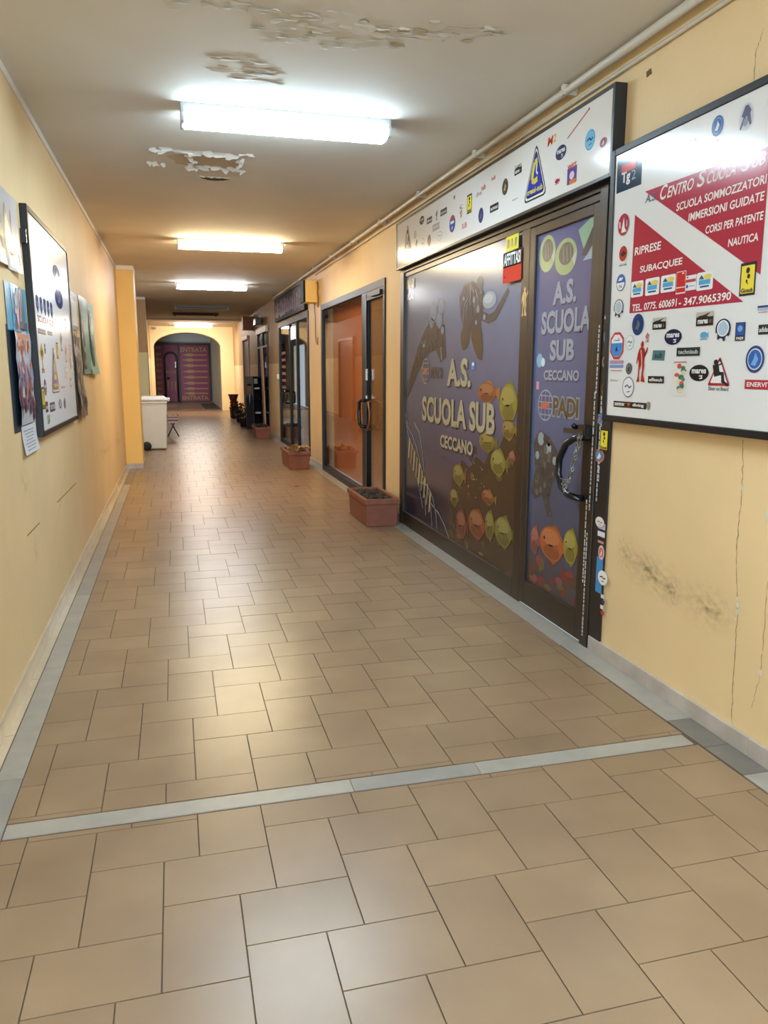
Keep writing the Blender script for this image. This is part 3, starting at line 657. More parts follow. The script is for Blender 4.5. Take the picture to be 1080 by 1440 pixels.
# ------------------------------------------------------------------ big notice board, right wall
BY, BZ = 2.70, 1.815
board = thing('notice_board', 'large black framed white board with a red diving flag and stickers, right wall', 'sign board', 'R', (XR, BY, BZ))
board.matrix_world = frame_matrix('R', (XR - .02, BY, BZ)) @ Matrix.Rotation(math.radians(1.0), 4, 'X')
def bu(Y): return BY - Y
def bv(z): return z - BZ
FN = .035
b = MB(); yl, yr, zt, zb = 3.425, 1.93, 2.435, 1.205
for (a0, a1, c0, c1) in ((yl, yl - .035, zb, zt), (yr + .035, yr, zb, zt), (yl - .035, yr + .035, zb, zb + .03), (yl - .035, yr + .035, zt - .03, zt)):
    b.box(bu(a0), bu(a1), bv(c0), bv(c1), 0, FN + .006, mat('board_frame', '#17171A', .45, spec=.3))
b.build('frame', board, bevel=.003)
b = MB(); b.box(bu(yl - .03), bu(yr + .03), bv(zb + .02), bv(zt - .02), .002, FN, BOARD); b.build('panel', board)
FLAG = '#A8243F'
b = MB(); n1 = FN + D1
b.poly([(bu(3.144), bv(2.204)), (bu(2.40), bv(2.20)), (bu(2.406), bv(1.778))], n1, ink(FLAG, .15))
b.poly([(bu(3.215), bv(2.122)), (bu(3.227), bv(1.70)), (bu(2.483), bv(1.692))], n1, ink(FLAG, .15))
b.build('flag_print', board, label='dark red diving flag print with a white diagonal')
b = MB(); n2 = FN + D2; TW = ink('#ECE8EA', .1)
def smallcaps(words, Ya, Yb, z, cap):
    # first letters taller than the rest, all slanted
    tot = sum(1.35 + .86 * (len(w_) - 1) + .55 for w_ in words) - .55; s = (Ya - Yb) / tot; x = bu(Ya)
    for w_ in words:
        b.text(w_[0], x, bv(z), s * 1.1, cap * 1.25, n2, TW, .015, .28); x += s * 1.35
        L_ = s * .86 * (len(w_) - 1); b.text(w_[1:], x, bv(z), L_ - s * .1, cap * .95, n2, TW, .015, .28); x += L_ + s * .55
smallcaps(['CENTRO', 'SCUOLA', 'SUB'], 3.03, 2.415, 2.145, .046); b.build('lettering', board)
for (s, Ya, Yb, z, cap) in [('SCUOLA SOMMOZZATORI', 2.913, 2.408, 2.081, .031), ('IMMERSIONI GUIDATE', 2.83, 2.414, 2.027, .031), ('CORSI PER PATENTE', 2.721, 2.412, 1.963, .029), ('NAUTICA', 2.585, 2.428, 1.896, .028),
                            ('RIPRESE', 3.202, 3.008, 1.947, .034), ('SUBACQUEE', 3.156, 2.856, 1.863, .033), ('TEL. 0775. 600691', 3.205, 2.879, 1.706, .031), ('- 347.9065390', 2.865, 2.551, 1.704, .031)]:
    b = MB(); b.text(s, bu(Ya), bv(z), Ya - Yb, cap, n2, TW, .018, .1); b.build('lettering', board)
b = MB(); b.text('A.S.', bu(3.137), bv(2.154), .085, .034, n2 + .0003, ink('#5A6A84'), .02, .2)
b.build('lettering', board)
b = MB(); b.rect(bu(3.276), bv(2.318), .2, .155, n1, ink('#16324E')); b.rect(bu(3.28), bv(2.335), .115, .035, n2, ink('#CC3428')); b.text('Tg', bu(3.335), bv(2.262), .07, .06, n2, ink(WHT), .03); b.text('2', bu(3.255), bv(2.275), .034, .04, n2, ink('#8FB4CC'), 0.0)
b.build('sticker', board, label='dark blue square sticker with a red stripe')
def bs(kind, Y, z, w_, h_, **k): return sticker(board, kind, bu(Y), bv(z), w_, h_, FN + .0014, **k)
bs('rai', 3.303, 2.095, .092, .095, label='round maroon sticker with a white sail')
bs('redsub', 3.296, 1.959, .079, .094)
b = MB(); b.poly([(bu(2.862), bv(2.33)), (bu(2.806), bv(2.33)), (bu(2.82), bv(2.30))], n1, ink('#5F8A72')); b.poly([(bu(2.85), bv(2.326)), (bu(2.813), bv(2.326)), (bu(2.823), bv(2.307))], n2, ink(WHT)); b.build('sticker', board)
bs('seal', 2.685, 2.341, .066, .072, c1=BLUE, c2='#6E96C2', c3=BLUE, c4='#D2DAE2', label='round blue sticker with a white fish')
bs('word', 2.685, 2.29, .028, .009, t='sub', c1='#555A60')
bs('figcircle', 2.531, 2.329, .07, .083)
bs('halves', 3.307, 1.842, .074, .076, c1='#2F66AE')
bs('fipsas', 3.317, 1.727, .084, .089, c1='#6A6E74')
for (Y, z, w_, h_) in [(3.171, 1.801, .095, .068), (3.056, 1.801, .103, .071), (2.943, 1.802, .102, .069), (2.707, 1.788, .098, .068)]:
    bs('card', Y, z, w_, h_)
bs('redcard', 2.856, 1.797, .063, .088); bs('listcard', 2.793, 1.79, .07, .058)
bs('seal', 3.153, 1.647, .091, .093, c1='#27386E', c2='#2E4486', c3='#27386E', c4='#5F6E78')
bs('maresbox', 2.992, 1.643, .095, .049); bs('maresbox', 2.693, 1.645, .103, .053)
bs('oval', 2.891, 1.583, .117, .064, t='mares', c1='#1A1C48'); bs('oval', 2.71, 1.437, .119, .064, t='mares', c1='#151518')
bs('fish', 2.694, 1.583, .055, .036, c1='#5FA0CC'); bs('fipsas', 2.583, 1.596, .087, .089, c1='#1E2C50', c3='#8FB8D8')
bs('padibox', 2.488, 1.587, .052, .066); bs('bar', 2.366, 1.589, .058, .034, t='adidas', c1=BLK)
bs('lines', 2.379, 1.659, .056, .028, c1='#3B456E', c2='#8CB4D8')
bs('octagon', 3.319, 1.559, .114, .123); bs('lines', 3.317, 1.466, .119, .058, c1='#B08CA8', c2='#6F8FC4')
bs('ring', 3.211, 1.571, .067, .065, c1='#B8BCC4', c3='#6A7080'); bs('diver', 3.114, 1.485, .096, .181, c1='#A82420', c2='#E8C8B8', label='red cut-out sticker of a diver with fins')
bs('diver', 3.077, 1.588, .034, .041, c1='#B85058', c2=WHT)
b = MB(); b.poly([(bu(3.036), bv(1.49)), (bu(3.03), bv(1.532)), (bu(2.94), bv(1.53)), (bu(2.945), bv(1.487))], n1, ink('#4F747C')); b.text('sub', bu(3.015), bv(1.498), .055, .024, n2, ink('#24444C'), .03); b.build('sticker', board)
bs('bar', 2.786, 1.521, .15, .034, t='technisub', c1='#2A3434', c2='#B9C6C2')
bs('card2', 2.832, 1.415, .105, .144); bs('seal', 3.21, 1.454, .052, .053, c1='#707478', c2='#2A2C30', c3='#707478', c4='#2A2C30')
bs('word', 3.332, 1.399, .066, .014, t='diving', c1='#A8AAA4'); bs('ring', 3.21, 1.371, .095, .094, c1='#5E6C98', c3='#6A74A0')
bs('bar', 2.997, 1.407, .116, .03, t='effesub', c1=BLK); bs('board', 2.589, 1.445, .131, .111, label='triangular red and white sticker with a seated diver')
bs('seal', 2.402, 1.487, .094, .096, c1='#24386E', c2='#C8D2E0', c3='#2A5CAE', c4='#6FA4DC'); bs('bar', 2.374, 1.398, .142, .033, t='ENERVIT', c1='#B02030')
b = MB(); b.rect(bu(3.195), bv(1.29), .27, .028, n1, ink(BLK)); b.text('sommer', bu(3.32), bv(1.283), .085, .014, n2, ink(WHT), .03); b.text('diving', bu(3.17), bv(1.281), .09, .018, n2, ink(WHT), .03); b.poly([(bu(3.215), bv(1.299)), (bu(3.187), bv(1.299)), (bu(3.201), bv(1.28))], n2, ink('#C8503A')); b.build('sticker', board)
bs('shield', 3.043, 1.291, .036, .041, c1='#9A8A70', c2='#6A88A8'); bs('yellowtall', 2.467, 1.77, .08, .115, label='tall yellow and black sticker')

# ------------------------------------------------------------------ shop one: fascia sign
SY, SZ = 5.27, 2.535
sign = thing('fascia_sign', 'long white fascia sign with small stickers above the diving school front', 'sign', 'R', (XR, SY, SZ))
def su(Y): return SY - Y
def sv(z): return z - SZ
SN = .058
b = MB(); yl, yr, zt, zb = 7.10, 3.432, 2.735, 2.33
for (a0, a1, c0, c1) in ((yl, yl - .02, zb, zt), (yr + .02, yr, zb, zt), (yl - .02, yr + .02, zb, zb + .018), (yl - .02, yr + .02, zt - .018, zt)):
    b.box(su(a0), su(a1), sv(c0), sv(c1), 0, SN + .005, DARKBAR)
b.build('frame', sign, bevel=.002)
b = MB(); b.box(su(yl - .018), su(yr + .018), sv(zb + .015), sv(zt - .015), .002, SN, SIGNW); b.build('panel', sign)
def ss(kind, Y, z, w_, h_, **k): return sticker(sign, kind, su(Y), sv(z), w_, h_, SN, **k)
ss('tri', 6.748, 2.54, .30, .29, label='far blue and yellow triangle badge'); ss('tri', 4.247, 2.54, .30, .305, label='large blue and yellow triangle badge')
ss('fipsas', 6.527, 2.554, .07, .066, c1='#8A8A84'); ss('diver', 6.49, 2.466, .08, .09, c1='#4A505A'); ss('ring', 6.309, 2.449, .085, .088, c1='#B06A6A', c3='#4A6A9A'); ss('seal', 6.146, 2.451, .085, .088, c1='#8A4E3E', c2='#C8A890', c3='#6A5A6E')
ss('oval', 6.345, 2.637, .12, .067, t='sub', c1='#26282C'); ss('bar', 6.147, 2.603, .13, .045, t='effesub', c1=BLK); ss('diver', 5.97, 2.61, .065, .078, c1='#5A6470'); ss('bar', 5.807, 2.605, .144, .045, t='technisub', c1='#3A3E46')
ss('bar', 5.982, 2.526, .166, .05, t='diving', c1='#A8A8A8', c2='#DADADA'); ss('ring', 5.888, 2.445, .1, .068, c1='#8A9488', c3='#6E7A70'); ss('drop', 5.61, 2.487, .127, .12, label='round red and blue sticker'); ss('word', 5.362, 2.433, .095, .036, t='SUB', c1='#B04A50')
ss('diver', 5.577, 2.661, .05, .028, c1='#2A2C34'); ss('card2', 5.432, 2.534, .07, .104, cs=['#C8845A', '#B84A3E', '#8A6A5A', '#C8B89A']); ss('yellowtall', 5.272, 2.559, .09, .124, label='yellow and black sticker in the middle of the sign'); ss('word', 5.10, 2.59, .10, .03, t='dive', c1='#B08A80'); ss('word', 5.02, 2.615, .07, .035, t='sub', c1='#B83040')
ss('seal', 5.055, 2.446, .088, .096, c1='#34386A', c2='#444A80', c3='#34386A', c4='#565C90'); ss('bar', 4.833, 2.453, .136, .045, t='technisub', c1=BLK); ss('word', 4.855, 2.636, .065, .025, t='sub', c1='#B83A44')
ss('seal', 4.668, 2.542, .09, .095, c1='#3E342A', c2='#6E604A', c3='#3E342A', c4='#B0A080'); ss('maresbox', 4.483, 2.6, .1, .053); ss('word', 4.517, 2.44, .075, .013, t='emporio', c1='#6A6A6A')
b = MB(); b.text('M', su(4.106), sv(2.628), .058, .044, SN + D1, ink('#C8402E'), .03, .2); b.text('2', su(4.04), sv(2.632), .03, .04, SN + D1, ink('#D8A83A'), .02, .2); b.build('sticker', sign)
ss('oval', 3.95, 2.561, .118, .072, t='mares', c1='#1E2050'); ss('fish', 3.982, 2.427, .061, .033, c1='#A82A3A')
b = MB(); b.rect(su(3.82), sv(2.42), .1, .08, SN + D1, ink('#5A4890')); b.text('WET', su(3.87), sv(2.455), .095, .022, SN + D2, ink('#C8402E'), .03); b.ell(su(3.82), sv(2.42), .05, .04, SN + D2, ink('#D8C8D8')); b.rect(su(3.81), sv(2.388), .07, .02, SN + D2, ink('#D87A3A')); b.build('sticker', sign, label='purple and orange card sticker')
ss('ring', 3.65, 2.544, .096, .094, c1='#3E94C8', c2='#6FB6E0', c3='#1E3A5A', label='light blue oval sticker'); ss('seal', 3.523, 2.5, .066, .043, c1='#8A3A48', c2='#A8707A', c3='#8A3A48', c4='#D0B8BC')
ss('ribbon', 3.78, 2.65, .2, .008, c1='#B85A50', pts=[(su(3.885), sv(2.611)), (su(3.671), sv(2.69))])

# ------------------------------------------------------------------ shop one: glazed front with printed film
shop = thing('shop_front', 'dark bronze shop front with printed window film of divers and fish under water', 'shop front', 'R', (XR, 5.3, 0))
def pu(Y): return 5.3 - Y
NB, NF = -.07, .018
b = MB()
b.box(pu(7.105), pu(7.0), 0, 2.326, NB, NF, BRONZE); b.box(pu(3.60), pu(3.525), 0, 2.326, NB, NF, BRONZE)
b.box(pu(7.0), pu(3.60), 2.30, 2.326, NB, NF, BRONZE); b.box(pu(7.0), pu(3.60), 2.262, 2.298, NB, NF - .012, BRONZE)
b.box(pu(4.49), pu(4.385), 0, 2.262, NB, NF - .004, BRONZE); b.box(pu(7.0), pu(4.49), 0, .125, NB, NF - .004, BRONZE)
b.build('frame', shop, bevel=.003)
b = MB(); b.box(pu(3.525), pu(3.46), 1.2, 2.32, .0, .012, DARKBAR); b.box(pu(3.525), pu(3.405), .0, 1.2, .0, .012, DARKBAR); b.build('jamb_cover', shop, label='black edge cover crowded with stickers')
SEA = sea_mat('sea_print', '#64728E', '#4C4A66', '#3A2A22', 2.2, 1.0, .15, .22)
SEAD = sea_mat('sea_print_door', '#565C88', '#4A5A80', '#3E3638', 2.2, 1.1, .1, .2)
pane = MB(); pane.box(pu(7.0), pu(4.49), .125, 2.262, -.02, -.004, SEA); pane = pane.build('window_pane', shop)
PN = -.004
def R3(c): return ink(c, .22)
def shp(b, pts, n, c): b.poly([(pu(Y), z) for Y, z in pts], n, R3(c))
def mixc(a, c, t):
    p, q = a.lstrip('#'), c.lstrip('#'); return '#' + ''.join('%02X' % round(int(p[i:i + 2], 16) * (1 - t) + int(q[i:i + 2], 16) * t) for i in (0, 2, 4))
def fish(b, Y, z, w_, h_, n, body, fin, flip=1, eye=True):
    cx = pu(Y); f = flip
    b.poly([(cx + f * w_ * x, z + h_ * y) for x, y in ((-.5, -.03), (-.4, .2), (-.2, .36), (.05, .5), (.2, .34), (.34, .12), (.5, .3), (.48, -.3), (.34, -.1), (.2, -.32), (.02, -.5), (-.2, -.36), (-.42, -.2))], n, R3(fin))
    b.ell(cx - f * w_ * .07, z, w_ * .82, h_ * .82, n + D1, R3(body)); b.ell(cx - f * w_ * .1, z + h_ * .14, w_ * .6, h_ * .42, n + D1 + .0003, R3(mixc(body, '#C8B890', .22))); b.ell(cx - f * w_ * .06, z - h_ * .2, w_ * .56, h_ * .34, n + D1 + .0003, R3(mixc(body, '#2A1C18', .28)))
    if eye:
        b.ell(cx - f * w_ * .32, z + h_ * .08, w_ * .06, w_ * .06, n + D2 + .0004, R3('#1A1414'))
        b.poly([(cx - f * w_ * .02, z - h_ * .05), (cx + f * w_ * .14, z + h_ * .04), (cx + f * w_ * .12, z - h_ * .16)], n + D2 + .0004, R3(fin))
def inside(p, poly):
    c = False; n = len(poly)
    for i in range(n):
        a, d = poly[i], poly[i - 1]
        if (a[1] > p[1]) != (d[1] > p[1]) and p[0] < (d[0] - a[0]) * (p[1] - a[1]) / (d[1] - a[1]) + a[0]: c = not c
    return c
def dapple(b, poly, n, cols, count, s0, s1, seed):
    rnd = random.Random(seed); xs = [p[0] for p in poly]; zs = [p[1] for p in poly]; k = 0; tries = 0
    while k < count and tries < count * 12:
        tries += 1; p = (rnd.uniform(min(xs), max(xs)), rnd.uniform(min(zs), max(zs)))
        s_ = rnd.uniform(s0, s1)
        if not all(inside((p[0] + dx * s_ * .5, p[1] + dz * s_ * .6), poly) for dx, dz in ((1, 0), (-1, 0), (0, 1), (0, -1))): continue
        b.ell(pu(p[0]), p[1], s_, s_ * rnd.uniform(.7, 1.3), n + k * .000012, R3(rnd.choice(cols)), 8); k += 1
b = MB()
shp(b, [(4.49, .125), (4.49, 1.12), (4.62, 1.0), (4.72, 1.02), (4.8, .93), (4.95, .9), (5.05, .8), (5.2, .84), (5.32, .74), (5.48, .78), (5.6, .62), (5.7, .6), (5.74, .4), (5.66, .3), (5.72, .125)], PN + .0002, '#33261F')
shp(b, [(5.76, .125), (5.72, .32), (5.8, .46), (6.1, .5), (6.5, .46), (7.0, .52), (7.0, .125)], PN + .0002, '#2A2838')
# lower reef
rr = random.Random(4)
for k in range(70):
    Y = rr.uniform(4.52, 5.75); z = .14 + rr.random() ** 1.6 * .75
    if Y > 5.4 and z > .6: continue
    b.ell(pu(Y), z, rr.uniform(.03, .12), rr.uniform(.02, .07), PN + .0004 + k * .00001, R3(rr.choice(['#3A2A20', '#4A3824', '#54422C', '#3C2430', '#5A4A30', '#46301E'])), 9)
for k in range(26):
    b.ell(pu(rr.uniform(4.9, 5.6)), rr.uniform(.5, .8), rr.uniform(.008, .02), rr.uniform(.008, .02), PN + .0012, R3(rr.choice(['#8A8878', '#A89880', '#6E6A58'])), 7)
b.build('reef_print', pane)['kind'] = 'stuff'
b = MB(); n0 = PN + .0014
# right diver, seen from below with both fins hanging down
BODY = [(5.58, 1.86), (5.60, 1.98), (5.50, 2.05), (5.34, 2.06), (5.18, 2.01), (5.10, 1.94), (5.12, 1.86), (5.17, 1.77), (5.22, 1.72), (5.45, 1.72), (5.53, 1.78)]
shp(b, [(5.50, 1.78), (5.56, 1.70), (5.55, 1.62), (5.50, 1.585), (5.42, 1.60), (5.37, 1.66), (5.36, 1.74)], n0, '#483A34')
shp(b, [(5.36, 1.76), (5.34, 1.66), (5.28, 1.58), (5.20, 1.52), (5.13, 1.51), (5.11, 1.58), (5.13, 1.66), (5.17, 1.78)], n0 + .0002, '#44362F')
shp(b, BODY, n0 + .0004, '#38323A')
shp(b, [(5.14, 1.84), (5.02, 1.81), (4.92, 1.83), (4.80, 1.91), (4.72, 1.96), (4.70, 1.93), (4.79, 1.85), (4.90, 1.77), (5.03, 1.75), (5.16, 1.78)], n0 + .0002, '#3E383E')
b.ell(pu(5.02), 1.905, .24, .11, n0 + .0009, R3('#8E949A')); b.ell(pu(5.04), 1.915, .16, .06, n0 + .0013, R3('#A4A9AE')); b.ell(pu(5.2), 2.03, .12, .10, n0 + .0006, R3('#4A4650'))
for (x, z, s_) in [(5.3, 1.93, .05), (5.22, 1.86, .06), (5.5, 1.95, .04), (5.25, 1.77, .04), (5.1, 1.80, .05)]: b.ell(pu(x), z, s_, s_ * .9, n0 + .0016, R3('#787C84'), 9)
for q in ([(5.58, 1.84), (5.54, 1.93), (5.5, 1.98)], [(5.51, 1.78), (5.49, 1.9), (5.42, 1.95)], [(5.45, 1.84), (5.42, 1.92)], [(5.28, 2.0), (5.22, 1.93), (5.24, 1.84)], [(5.38, 2.04), (5.36, 1.9)]): b.line([(pu(Y), z) for Y, z in q], .012, n0 + .0015, R3('#6E7078'))
# left diver with bubbles
shp(b, [(6.27, 1.84), (5.92, 1.79), (5.87, 1.54), (6.0, 1.50), (6.12, 1.6), (6.3, 1.58), (6.52, 1.48), (6.95, 1.17), (6.98, 1.24), (6.63, 1.63), (6.42, 1.78)], n0, '#332C34')
for (x, z, s) in [(6.2, 1.9, .16), (6.0, 1.93, .14), (6.05, 1.83, .16), (6.24, 1.82, .1), (5.97, 1.75, .08), (6.12, 1.98, .1)]: b.ell(pu(x), z, s, s * .8, n0 + D1, R3('#6E7E8C'), 12)
dapple(b, BODY, n0 + .0006, ['#352D31', '#4A4244', '#3A3236', '#453B3C', '#565052'], 50, .02, .06, 31)
dapple(b, [(6.27, 1.84), (5.92, 1.79), (5.87, 1.54), (6.0, 1.50), (6.12, 1.6), (6.3, 1.58), (6.52, 1.48), (6.95, 1.17), (6.98, 1.24), (6.63, 1.63), (6.42, 1.78)], n0 + .0006, ['#2B252C', '#3C353E', '#302A32', '#443E48'], 50, .02, .07, 32)
b.ell(pu(6.45), 1.66, .12, .06, n0 + D1, R3('#7A8894')); b.line([(pu(6.0), 1.62), (pu(5.98), 1.52)], .02, n0 + D1, R3('#7A8894'))
b.build('diver_print', pane)
for args in [(5.0, 1.295, .36, .15, '#B4562C', '#D8843A'), (4.64, 1.235, .30, .27, '#A8A030', '#8C8A2E'), (4.63, 1.07, .22, .14, '#9A7A2C', '#B0A234'), (4.98, .96, .30, .15, '#9C8A2C', '#847422'), (4.78, .838, .27, .19, '#A29C34', '#8A842C'), (4.57, .896, .11, .09, '#A8544A', '#C07A4A'),
             (5.53, .66, .26, .17, '#9A8A2C', '#A8623A'), (4.94, .58, .24, .11, '#A8482C', '#8A8040'), (5.13, .353, .34, .23, '#A84A2A', '#8E3A26'), (4.66, .39, .30, .22, '#8E8C34', '#7A7A2E'), (5.45, .29, .24, .24, '#8A3428', '#6E2A26'), (4.9, .39, .18, .22, '#8C8030', '#76702C'), (5.62, .47, .2, .15, '#7E7230', '#6A5C28')]:
    Y, z, w_, h_, c1, c2 = args
    b = MB(); fish(b, Y, z, w_ * 1.12, h_ * 1.1, PN + .002, mixc(c1, '#3E342C', .38), mixc(c2, '#3A3028', .42)); b.build('fish_print', pane)
b = MB()                                    # striped fish at the lower left
for k in range(9):
    t = k / 8; Y = 6.86 - .62 * t; z = .74 - .40 * t
    b.poly([(pu(Y), z + .10), (pu(Y - .05), z + .08), (pu(Y - .01), z - .09), (pu(Y + .03), z - .1)], PN + .0026, R3('#8A7C58' if k % 2 else '#A89A74'))
for q in ([(6.97, 1.05), (6.9, .93), (6.75, .86), (6.62, .76), (6.5, .62), (6.42, .52)], [(6.97, .98), (6.85, .82), (6.7, .73)], [(6.7, .98), (6.55, .9), (6.45, .74), (6.4, .58)], [(6.5, .47), (6.3, .47), (6.15, .38), (6.06, .25), (6.04, .14)], [(6.2, .33), (6.0, .28), (5.85, .21), (5.74, .13)], [(6.3, .46), (6.2, .28), (6.16, .14)], [(6.6, .5), (6.5, .36), (6.42, .25)], [(6.42, .5), (6.36, .34), (6.34, .2)]):
    b.line([(pu(Y), z) for Y, z in q], .012, PN + .003, R3('#8E9AA4'))
b.build('striped_fish_print', pane)
GOLD = R3('#A39B80')
b = MB(); n3 = PN + .0036
for (tx, Y, z, w_, h_) in [('A.S.', 5.84, 1.32, .51, .21), ('SCUOLA SUB', 6.47, 1.01, 1.60, .215), ('CECCANO', 5.98, .83, .72, .105)]:
    b = MB(); b.text(tx, pu(Y) + .012, z - .012, w_, h_, n3 - .0005, R3('#2E2832'), .045); b.text(tx, pu(Y), z, w_, h_, n3, GOLD, .036); b.build('lettering', pane, label='large pale lettering')
def globe(b, cx, cy_, w_, h_, n, c1, c2, gap):
    b.ell(cx, cy_, w_, h_, n, R3(c1)); b.ell(cx, cy_, w_ * .9, h_ * .9, n + D1, R3(gap))
    for q in (-.3, -.1, .1, .3): b.line([(cx - w_ * .45 * math.sqrt(1 - 4 * q * q), cy_ + q * h_), (cx + w_ * .45 * math.sqrt(1 - 4 * q * q), cy_ + q * h_)], h_ * .035, n + D2, R3(c1))
    for q in (-.25, 0, .25): b.line([(cx + q * w_, cy_ - h_ * .45 * (1 - abs(q))), (cx + q * w_, cy_ + h_ * .45 * (1 - abs(q)))], w_ * .035, n + D2, R3(c1))
    b.poly([(cx - w_ * .4, cy_ - h_ * .1), (cx - w_ * .1, cy_ + h_ * .12), (cx + w_ * .3, cy_ + h_ * .08), (cx + w_ * .1, cy_ - h_ * .12)], n + D3, R3(c2))
b = MB(); globe(b, pu(6.385), 1.432, .2, .22, n3, '#8E8C92', '#A86A4A', '#4A4458'); b.text('PADI', pu(6.25), 1.375, .29, .09, n3, R3('#54483E'), .03); b.build('globe_logo', pane)
b = MB(); b.rect(pu(6.84), 2.19, .23, .08, n3, R3('#A8A05A')); b.rect(pu(6.84), 2.19, .05, .06, n3 + D1, R3('#4A4A32')); b.build('sticker', pane); b = MB(); b.text('RAI', pu(6.94), 2.055, .2, .05, n3, R3('#C8CCD2'), .03); b.build('sticker', pane)
b = MB(); b.rect(pu(5.288), 1.473, .06, .055, n3, R3('#3E86C8')); b.rect(pu(5.288), 1.485, .035, .02, n3 + D1, R3(WHT)); b.build('sticker', pane)
# door leaf
door = MB()
for (a0, a1, c0, c1) in ((4.385, 4.315, .01, 2.255), (3.665, 3.60, .01, 2.255), (4.315, 3.665, .01, .16), (4.315, 3.665, 2.205, 2.255)):
    door.box(pu(a0), pu(a1), c0, c1, -.05, NF - .006, BRONZE)
door = door.build('door', shop, bevel=.003)
b = MB(); b.box(pu(4.316), pu(3.664), .155, 2.21, -.022, -.004, SEAD); b.build('glass_pane', door)
b = MB(); n0 = PN + D1
for (Y, z, w_, h_) in ((4.19, 2.09, .2, .2), (3.97, 2.045, .25, .19)):
    cx = pu(Y); b.ell(cx, z, w_, h_, n0, R3('#9AA878')); b.ell(cx + w_ * .02, z + h_ * .08, w_ * .66, h_ * .62, n0 + D1, R3('#5E5A5A'))
    for q in (-.12, .04, .2): b.line([(cx + q * w_, z + h_ * .3), (cx + (q + .06) * w_, z - h_ * .15)], w_ * .03, n0 + D2, R3('#8A8A6E'))
    b.poly([(cx + w_ * .3, z - h_ * .1), (cx + w_ * .5, z + h_ * .1), (cx + w_ * .42, z - h_ * .3)], n0 + D2, R3('#B4BCB0'))
b.poly([(pu(3.84), 2.16), (pu(3.72), 2.2), (pu(3.67), 2.2), (pu(3.67), 2.12), (pu(3.78), 2.06)], n0, R3('#8AAA92')); b.poly([(pu(3.80), 2.03), (pu(3.67), 2.18), (pu(3.67), 2.09), (pu(3.74), 2.02)], n0 + D1, R3('#4A4648')); b.poly([(pu(3.78), 2.0), (pu(3.68), 2.07), (pu(3.68), 2.0)], n0 + D1, R3('#9AAAC0'))
b.build('butterfly_fish_print', door)
b = MB(); LT = R3('#8E98A8')
for (tx, Y, z, w_, h_) in [('A.S.', 4.1, 1.80, .265, .125), ('SCUOLA', 4.23, 1.645, .56, .128), ('SUB', 4.11, 1.497, .28, .115), ('CECCANO', 4.176, 1.388, .412, .058)]:
    b = MB(); b.text(tx, pu(Y) + .008, z - .008, w_, h_, n0, R3('#34365A'), .045); b.text(tx, pu(Y), z, w_, h_, n0 + .0005, LT, .038); b.build('lettering', door, label='pale blue grey lettering')
b = MB(); globe(b, pu(4.142), 1.246, .19, .18, n0, '#8E9AB4', '#B8604A', '#4A5078'); b.text('PADI', pu(4.055), 1.185, .31, .12, n0 + .0004, R3('#8E8E8A'), .09); b.text('PADI', pu(4.045), 1.195, .29, .1, n0 + .001, R3('#4E4436'), .035); b.build('globe_logo', door)
b = MB(); b.poly([(pu(Y), z) for Y, z in ((4.28, 1.02), (4.2, 1.1), (4.08, 1.07), (3.97, 1.0), (3.95, .88), (4.02, .8), (4.05, .7), (4.0, .62), (4.06, .61), (4.14, .72), (4.24, .68), (4.29, .72), (4.24, .86))], n0, R3('#3E3E40'))
dapple(b, [(4.28, 1.02), (4.2, 1.1), (4.08, 1.07), (3.97, 1.0), (3.95, .88), (4.02, .8), (4.05, .7), (4.0, .62), (4.06, .61), (4.14, .72), (4.24, .68), (4.29, .72), (4.24, .86)], n0 + .0003, ['#363638', '#484A4C', '#55585A', '#3A3A3C', '#4E4842'], 45, .015, .05, 33)
for (Y, z, s) in [(4.18, 1.05, .08), (4.08, 1.0, .07), (4.0, .94, .05), (4.22, .95, .05)]: b.ell(pu(Y), z, s, s, n0 + D1, R3('#8A98A0'), 12)
b.build('diver_print', door)
b = MB(); rr = random.Random(9)
for k in range(26): b.ell(pu(rr.uniform(3.69, 4.28)), rr.uniform(.18, .36), rr.uniform(.04, .12), rr.uniform(.03, .08), n0 + k * .00001, R3(rr.choice(['#6A2C30', '#7A3A34', '#4E3A30', '#5C5230', '#7E4440'])), 9)
b.build('reef_print', door)['kind'] = 'stuff'
for (Y, z, w_, h_, c1, c2) in [(3.97, .46, .36, .24, '#A8562F', '#8E5230'), (3.76, .49, .19, .23, '#8E8434', '#786E2C'), (4.2, .44, .14, .2, '#8A4A44', '#7A5450')]:
    b = MB(); fish(b, Y, z, w_, h_, n0 + .0012, c1, c2); b.build('fish_print', door)
b = MB(); b.ell(pu(4.235), 1.5, .08, .08, n0 + D1, ink('#6FA8C8')); b.ell(pu(4.19), 1.49, .05, .05, n0 + D2, ink('#C8D4DC')); b.build('sticker', door); b = MB(); b.rect(pu(4.249), 1.357, .036, .045, n0 + D1, ink('#C88A9A')); b.build('sticker', door)
def hp(Y, z, n):
    k = (XR - n) / 2.05; return (pu(Y * k), 1.45 + (z - 1.45) * k, n)
b = MB(); b.tube([hp(3.68, 1.10, .0), hp(3.68, 1.10, .05), hp(3.76, 1.09, .075), hp(3.85, 1.05, .08), hp(3.92, .96, .08), hp(3.925, .88, .08), hp(3.88, .81, .08), hp(3.80, .775, .08), hp(3.70, .775, .07), hp(3.64, .785, .0)], .019, BLACKP, 10); b.build('handle', door, label='black curved pull handle')
b = MB(); b.box(pu(3.66), pu(3.58), 1.10, 1.17, -.01, .05, BLACKP); b.box(pu(3.80), pu(3.60), 1.118, 1.142, .04, .055, mat('lock_bar', '#4A4036', .4, metal=.5)); b.tube([(pu(3.72), 1.13, .0), (pu(3.72), 1.16, .04), (pu(3.68), 1.16, .06)], .014, BLACKP); b.build('lock_bar', door)
